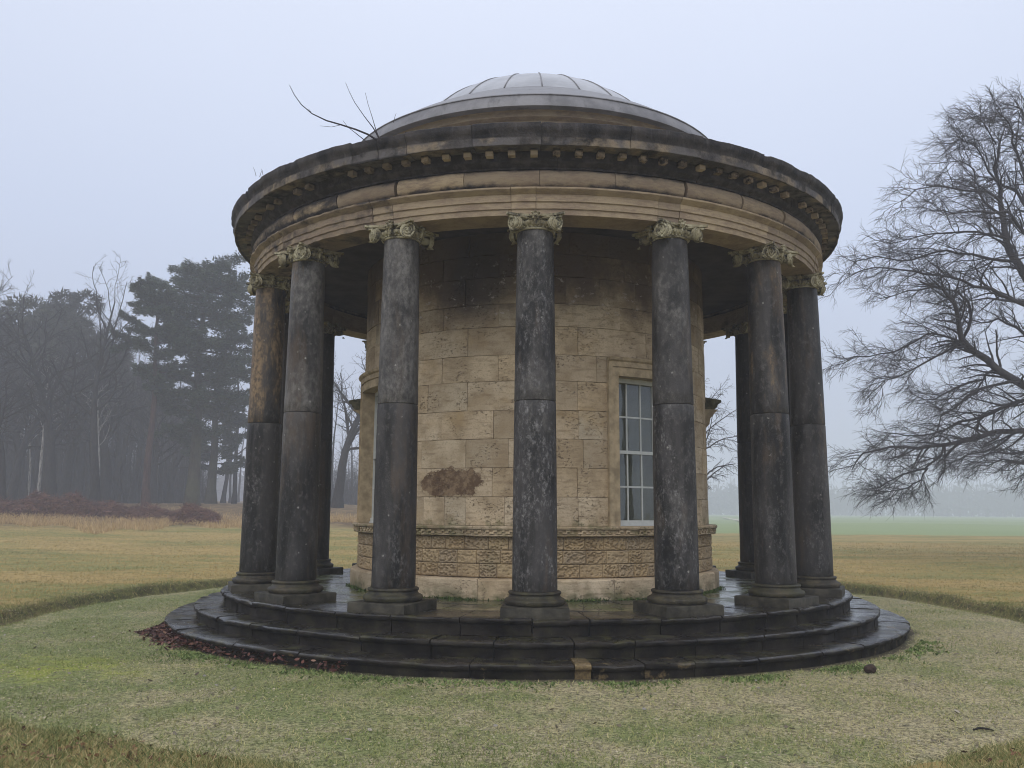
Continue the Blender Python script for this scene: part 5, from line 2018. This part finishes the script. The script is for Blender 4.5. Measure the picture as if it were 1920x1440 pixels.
def gravel():
    n = 120000
    X = RNG.uniform(-8.6, 8.6, n)
    Y = -8.9 + 12.5 * RNG.uniform(0, 1, n) ** 1.6
    r = np.hypot(X, Y)
    keep = (r > 5.36) & (r < 8.25)
    X, Y = X[keep], Y[keep]
    Z = np.full(len(X), ZG)
    k = in_view(X, Y, Z)
    X, Y = X[k], Y[k]
    # clumped coverage
    cov = np.array([mnoise.noise(Vector((x * 1.1, y * 1.1, 7))) + 0.5 * mnoise.noise(Vector((x * 4, y * 4, 2))) for x, y in zip(X, Y)])
    bias = np.where(X > 3, 0.25, -0.05)
    k = RNG.uniform(0, 1, len(X)) < np.clip(0.38 + cov * 0.7 + bias, 0.05, 1)
    X, Y = X[k], Y[k]
    n = len(X)
    Z = hz_arr(X, Y)
    s = RNG.uniform(0.007, 0.017, n) * np.where(RNG.uniform(0, 1, n) < 0.012, 1.8, 1.0)
    a = RNG.uniform(0, 2 * PI, n)
    V = []
    base = np.stack([X, Y, Z - 0.002], 1)
    ring = []
    for q in range(4):
        an = a + q * PI / 2
        ext = s * RNG.uniform(0.6, 1.2, n)
        ring.append(base + np.stack([np.cos(an) * ext, np.sin(an) * ext, np.zeros(n)], 1))
    top = base + np.stack([RNG.normal(0, 0.003, n), RNG.normal(0, 0.003, n), s * RNG.uniform(0.35, 0.75, n)], 1)
    V = np.stack(ring + [top], 1).reshape(-1, 3)
    o = (np.arange(n) * 5)[:, None]
    F = np.concatenate([o + np.array([0, 1, 4]), o + np.array([1, 2, 4]), o + np.array([2, 3, 4]), o + np.array([3, 0, 4])])
    t = np.repeat(np.clip(RNG.normal(0.42, 0.26, n), 0, 1), 5)
    link('gravel', mesh_from('gravel', V, F, GRAV, False, {'tint': t}), label='small loose gravel and bark bits over the mossy circle', kind='stuff')


gravel()
MOSSG = m_leaf('moss and short grass', (0.07, 0.105, 0.022), (0.17, 0.215, 0.06), (0.34, 0.335, 0.13), (0.50, 0.43, 0.22))


def moss():
    n = 620000
    X = RNG.uniform(-9.0, 9.0, n)
    Y = -9.6 + 14 * RNG.uniform(0, 1, n) ** 1.7
    r = np.hypot(X, Y)
    k = (r > 5.42) & (r < 8.6)
    X, Y = X[k], Y[k]
    k = in_view(X, Y, np.full(len(X), ZG))
    X, Y = X[k], Y[k]
    cov = np.array([mnoise.noise(Vector((x * 0.8, y * 0.8, 17))) + 0.6 * mnoise.noise(Vector((x * 3, y * 3, 12))) for x, y in zip(X, Y)])
    k = RNG.uniform(0, 1, len(X)) < np.clip(0.55 + cov * 0.8, 0.12, 1)
    X, Y, cov = X[k], Y[k], cov[k]
    Z = hz_arr(X, Y)
    n = len(X)
    t = np.clip(RNG.normal(0.60, 0.22, n) - cov * 0.45 + 0.09 * np.clip(X / 4 + 0.3, -0.6, 1), 0, 1)
    blades('short_grass', X, Y, Z, RNG.uniform(0.014, 0.036, n), MOSSG, 'thin grass and moss growing through the gravel circle', t, 0.8, 0.20)


moss()


def lawn_blades():
    # lawn beyond the lip, left and right, thinning with distance
    n = 260000
    d = 7.5 + 34 * RNG.uniform(0, 1, n) ** 1.5
    px = RNG.uniform(-60, 1980, n)
    dirx = FWD[0] + RGT[0] * (px - 960) / FPX
    diry = FWD[1] + RGT[1] * (px - 960) / FPX
    X, Y = CAM[0] + dirx * d, CAM[1] + diry * d
    r = np.hypot(X, Y)
    ph = np.arctan2(X, -Y)
    R = np.array([ring_radius(p) for p in ph])
    k = (r > R + 0.02)
    X, Y, d = X[k], Y[k], d[k]
    Z = hz_arr(X, Y)
    n = len(X)
    cov = np.array([mnoise.noise(Vector((x * 0.35, y * 0.9, 27))) for x, y in zip(X, Y)])
    t = np.clip(RNG.normal(0.62, 0.22, n) - cov * 0.5, 0, 1)
    H = RNG.uniform(0.022, 0.055, n) * (1 + np.clip(d - 12, 0, 20) * 0.02)
    blades('lawn_grass', X, Y, Z, H, STRAWG, 'tawny winter lawn grass round the gravel circle', t, 0.8, 0.16)
    # rank tufts hanging over the lip and in the near corners
    n = 34000
    ph = RNG.uniform(-PI, PI, n)
    R = np.array([ring_radius(p) for p in ph])
    r = R + RNG.normal(0.08, 0.10, n)
    X, Y = r * np.sin(ph), -r * np.cos(ph)
    near = Y < -6
    r = np.where(near, R + 0.12 + np.abs(RNG.normal(0.0, 0.35, n)), r)
    X, Y = r * np.sin(ph), -r * np.cos(ph)
    k = in_view(X, Y, np.full(n, ZG)) & (np.abs(ph) < 2.6)
    X, Y, near = X[k], Y[k], near[k]
    Z = hz_arr(X, Y)
    t = np.clip(RNG.normal(0.42, 0.28, len(X)), 0, 1)
    blades('lip_grass', X, Y, Z, RNG.uniform(0.02, 0.075, len(X)) * np.where(near, 0.8, 1.0), DEEPG, 'longer grass along the raised lawn edge', t, 0.6, 0.10)
    n = 30000
    ph = RNG.uniform(-0.85, 0.85, n)
    R = np.array([ring_radius(p) for p in ph])
    rr = R + 0.02 + RNG.uniform(0, 1.0, n)
    X, Y = rr * np.sin(ph), -rr * np.cos(ph)
    k = in_view(X, Y, np.full(n, ZG))
    X, Y = X[k], Y[k]
    blades('near_grass', X, Y, hz_arr(X, Y), RNG.uniform(0.02, 0.06, len(X)), DEEPG, 'short mixed turf outside the circle, nearest the camera', np.clip(RNG.normal(0.5, 0.28, len(X)), 0, 1), 0.8, 0.09)
    # long pale and green blades of the nearest corners
    pxs = np.concatenate([RNG.uniform(-60, 430, 9000), RNG.uniform(1780, 1960, 2600), RNG.uniform(430, 560, 900)])
    pys = np.concatenate([1362 + RNG.uniform(0, 130, 9000), 1415 + RNG.uniform(0, 70, 2600), 1425 + RNG.uniform(0, 60, 900)])
    k = np.where(pxs < 560, pys > 1362 + (pxs / 500) * 78 + RNG.normal(0, 7, len(pxs)), True)
    pxs, pys = pxs[k], pys[k]
    P = np.array([on_ground(a, b, ZG + 0.03) for a, b in zip(pxs, pys)])
    Z = hz_arr(P[:, 0], P[:, 1])
    blades('long_grass', P[:, 0], P[:, 1], Z, RNG.uniform(0.03, 0.095, len(P)), DEEPG, 'long mixed grass in the nearest corners', np.clip(RNG.normal(0.55, 0.3, len(P)), 0, 1), 0.75, 0.06)


lawn_blades()
LEAFM = m_leaf('fallen beech leaves', (0.026, 0.010, 0.009), (0.065, 0.022, 0.017), (0.115, 0.042, 0.027), (0.22, 0.13, 0.09), rough=0.5)


def dead_leaves(name, P, size, label, mat=LEAFM, tint=None):
    V, F, T = [], [], []
    for i, p in enumerate(P):
        s = size * RNG.uniform(0.7, 1.25)
        M = Matrix.Rotation(RNG.uniform(0, 2 * PI), 3, 'Z') @ Matrix.Rotation(RNG.normal(0, 0.55), 3, 'X') @ Matrix.Rotation(RNG.normal(0, 0.4), 3, 'Y')
        fold = RNG.uniform(0.1, 0.5)
        shp = [(-1, 0, 0.1), (-0.35, -0.5, fold * 0.5), (0.4, -0.45, fold * 0.5), (1, 0, 0.25), (0.4, 0.45, fold * 0.5), (-0.35, 0.5, fold * 0.5), (0, 0, 0)]
        o = len(V)
        for q in shp:
            v = M @ Vector(q) * s
            V.append((p[0] + v.x, p[1] + v.y, p[2] + v.z + 0.012))
        for a, b in ((0, 1), (1, 2), (2, 3), (3, 4), (4, 5), (5, 0)):
            F.append((o + a, o + b, o + 6))
        t = RNG.uniform(0, 0.8) if tint is None else tint
        if RNG.random() < 0.08:
            t = 1.0
        T += [t] * 7
    return link(name, mesh_from(name, np.array(V), np.array(F), mat, False, {'tint': T}), label=label, kind='stuff')


L = []
for i in range(3200):
    u = RNG.random()
    ph = R_(-66 + 46 * u ** 1.5)
    dens = max(0.03, 1 - u * 1.35)
    if RNG.random() > dens + 0.1:
        continue
    r = 5.36 + abs(RNG.normal(0, 0.13 if u < 0.55 else 0.06))
    x, y = r * math.sin(ph), -r * math.cos(ph)
    L.append((x, y, ZG + max(0, 0.10 - (r - 5.36) * 0.4) * RNG.random()))
dead_leaves('fallen_leaves', L, 0.029, 'red-brown fallen beech leaves heaped against the lowest step, left')
L = []
for i in range(230):
    px, py = RNG.uniform(-20, 430), RNG.uniform(1380, 1450)
    if py < 1372 + px * 0.12:
        continue
    p = on_ground(px, py, ZG + 0.05)
    L.append((p[0], p[1], height(p[0], p[1]) + 0.004 + RNG.uniform(0, 0.02)))
for i in range(14):
    p = on_ground(RNG.uniform(1800, 1925), RNG.uniform(1425, 1445), ZG + 0.05)
    L.append((p[0], p[1], height(p[0], p[1]) + 0.03))
CLEAF = m_leaf('dry brown leaves', (0.05, 0.022, 0.012), (0.12, 0.055, 0.026), (0.19, 0.095, 0.045), (0.30, 0.19, 0.10), rough=0.7)
dead_leaves('scattered_leaves', L, 0.021, 'dry brown leaves caught in the nearest grass', CLEAF)
L = []
for i in range(260):
    x, y = RNG.uniform(-8, 8), RNG.uniform(-8.4, -2)
    if 5.5 < math.hypot(x, y) < 8.2:
        L.append((x, y, height(x, y)))
CHIP = m_leaf('stone and bark chips', (0.06, 0.045, 0.03), (0.16, 0.13, 0.09), (0.26, 0.24, 0.21), (0.34, 0.30, 0.24))
dead_leaves('bark_chips', L, 0.024, 'grey and brown chips strewn on the gravel', CHIP)

# moss and small weeds along the foot of the drum, and in front of the lowest step
WEED = m_leaf('small weeds', (0.04, 0.065, 0.018), (0.08, 0.12, 0.03), (0.14, 0.20, 0.06), (0.22, 0.26, 0.09))
ph = RNG.uniform(R_(-75), R_(75), 5200)
cv = np.array([mnoise.noise(Vector((p * 7, 0, 5))) for p in ph])
ph = ph[RNG.uniform(0, 1, len(ph)) < np.clip(0.5 + cv * 1.3, 0.05, 1)]
r = 2.855 + np.abs(RNG.normal(0, 0.022, len(ph)))
blades('moss', r * np.sin(ph), -r * np.cos(ph), np.full(len(ph), -0.005), RNG.uniform(0.015, 0.05, len(ph)), WEED, 'dark moss and weeds along the foot of the drum', np.clip(RNG.normal(0.25, 0.2, len(ph)), 0, 1), 0.6, 0.5)
ph = RNG.uniform(R_(-50), R_(62), 9000)
cv = np.array([mnoise.noise(Vector((p * 9, 0, 15))) for p in ph])
ph = ph[RNG.uniform(0, 1, len(ph)) < np.clip(0.35 + cv * 1.5, 0.02, 1)]
r = 5.50 + np.abs(RNG.normal(0, 0.17, len(ph)))
X, Y = r * np.sin(ph), -r * np.cos(ph)
blades('clover', X, Y, hz_arr(X, Y), RNG.uniform(0.02, 0.045, len(ph)), WEED, 'bright green clover along the foot of the steps', np.clip(RNG.normal(0.6, 0.25, len(ph)), 0, 1), 1.1, 0.6)

# ================================================================== FOG
hb = MB().box(-730, 730, -75, 720, -1.6 - 6, 30)
haze = hb.mesh('haze', None)
haze.materials.clear()
hm = bpy.data.materials.new('fog')
hm.use_nodes = True
for nn in list(hm.node_tree.nodes):
    if nn.type != 'OUTPUT_MATERIAL':
        hm.node_tree.nodes.remove(nn)
pv = hm.node_tree.nodes.new('ShaderNodeVolumePrincipled')
pv.inputs['Color'].default_value = (0.90, 0.93, 1.0, 1)
pv.inputs['Density'].default_value = FOG_DENSITY
pv.inputs['Anisotropy'].default_value = 0.0
hm.node_tree.links.new(pv.outputs[0], [x for x in hm.node_tree.nodes if x.type == 'OUTPUT_MATERIAL'][0].inputs['Volume'])
haze.materials.append(hm)
link('haze', haze, label='pale winter fog filling the park', kind='stuff')
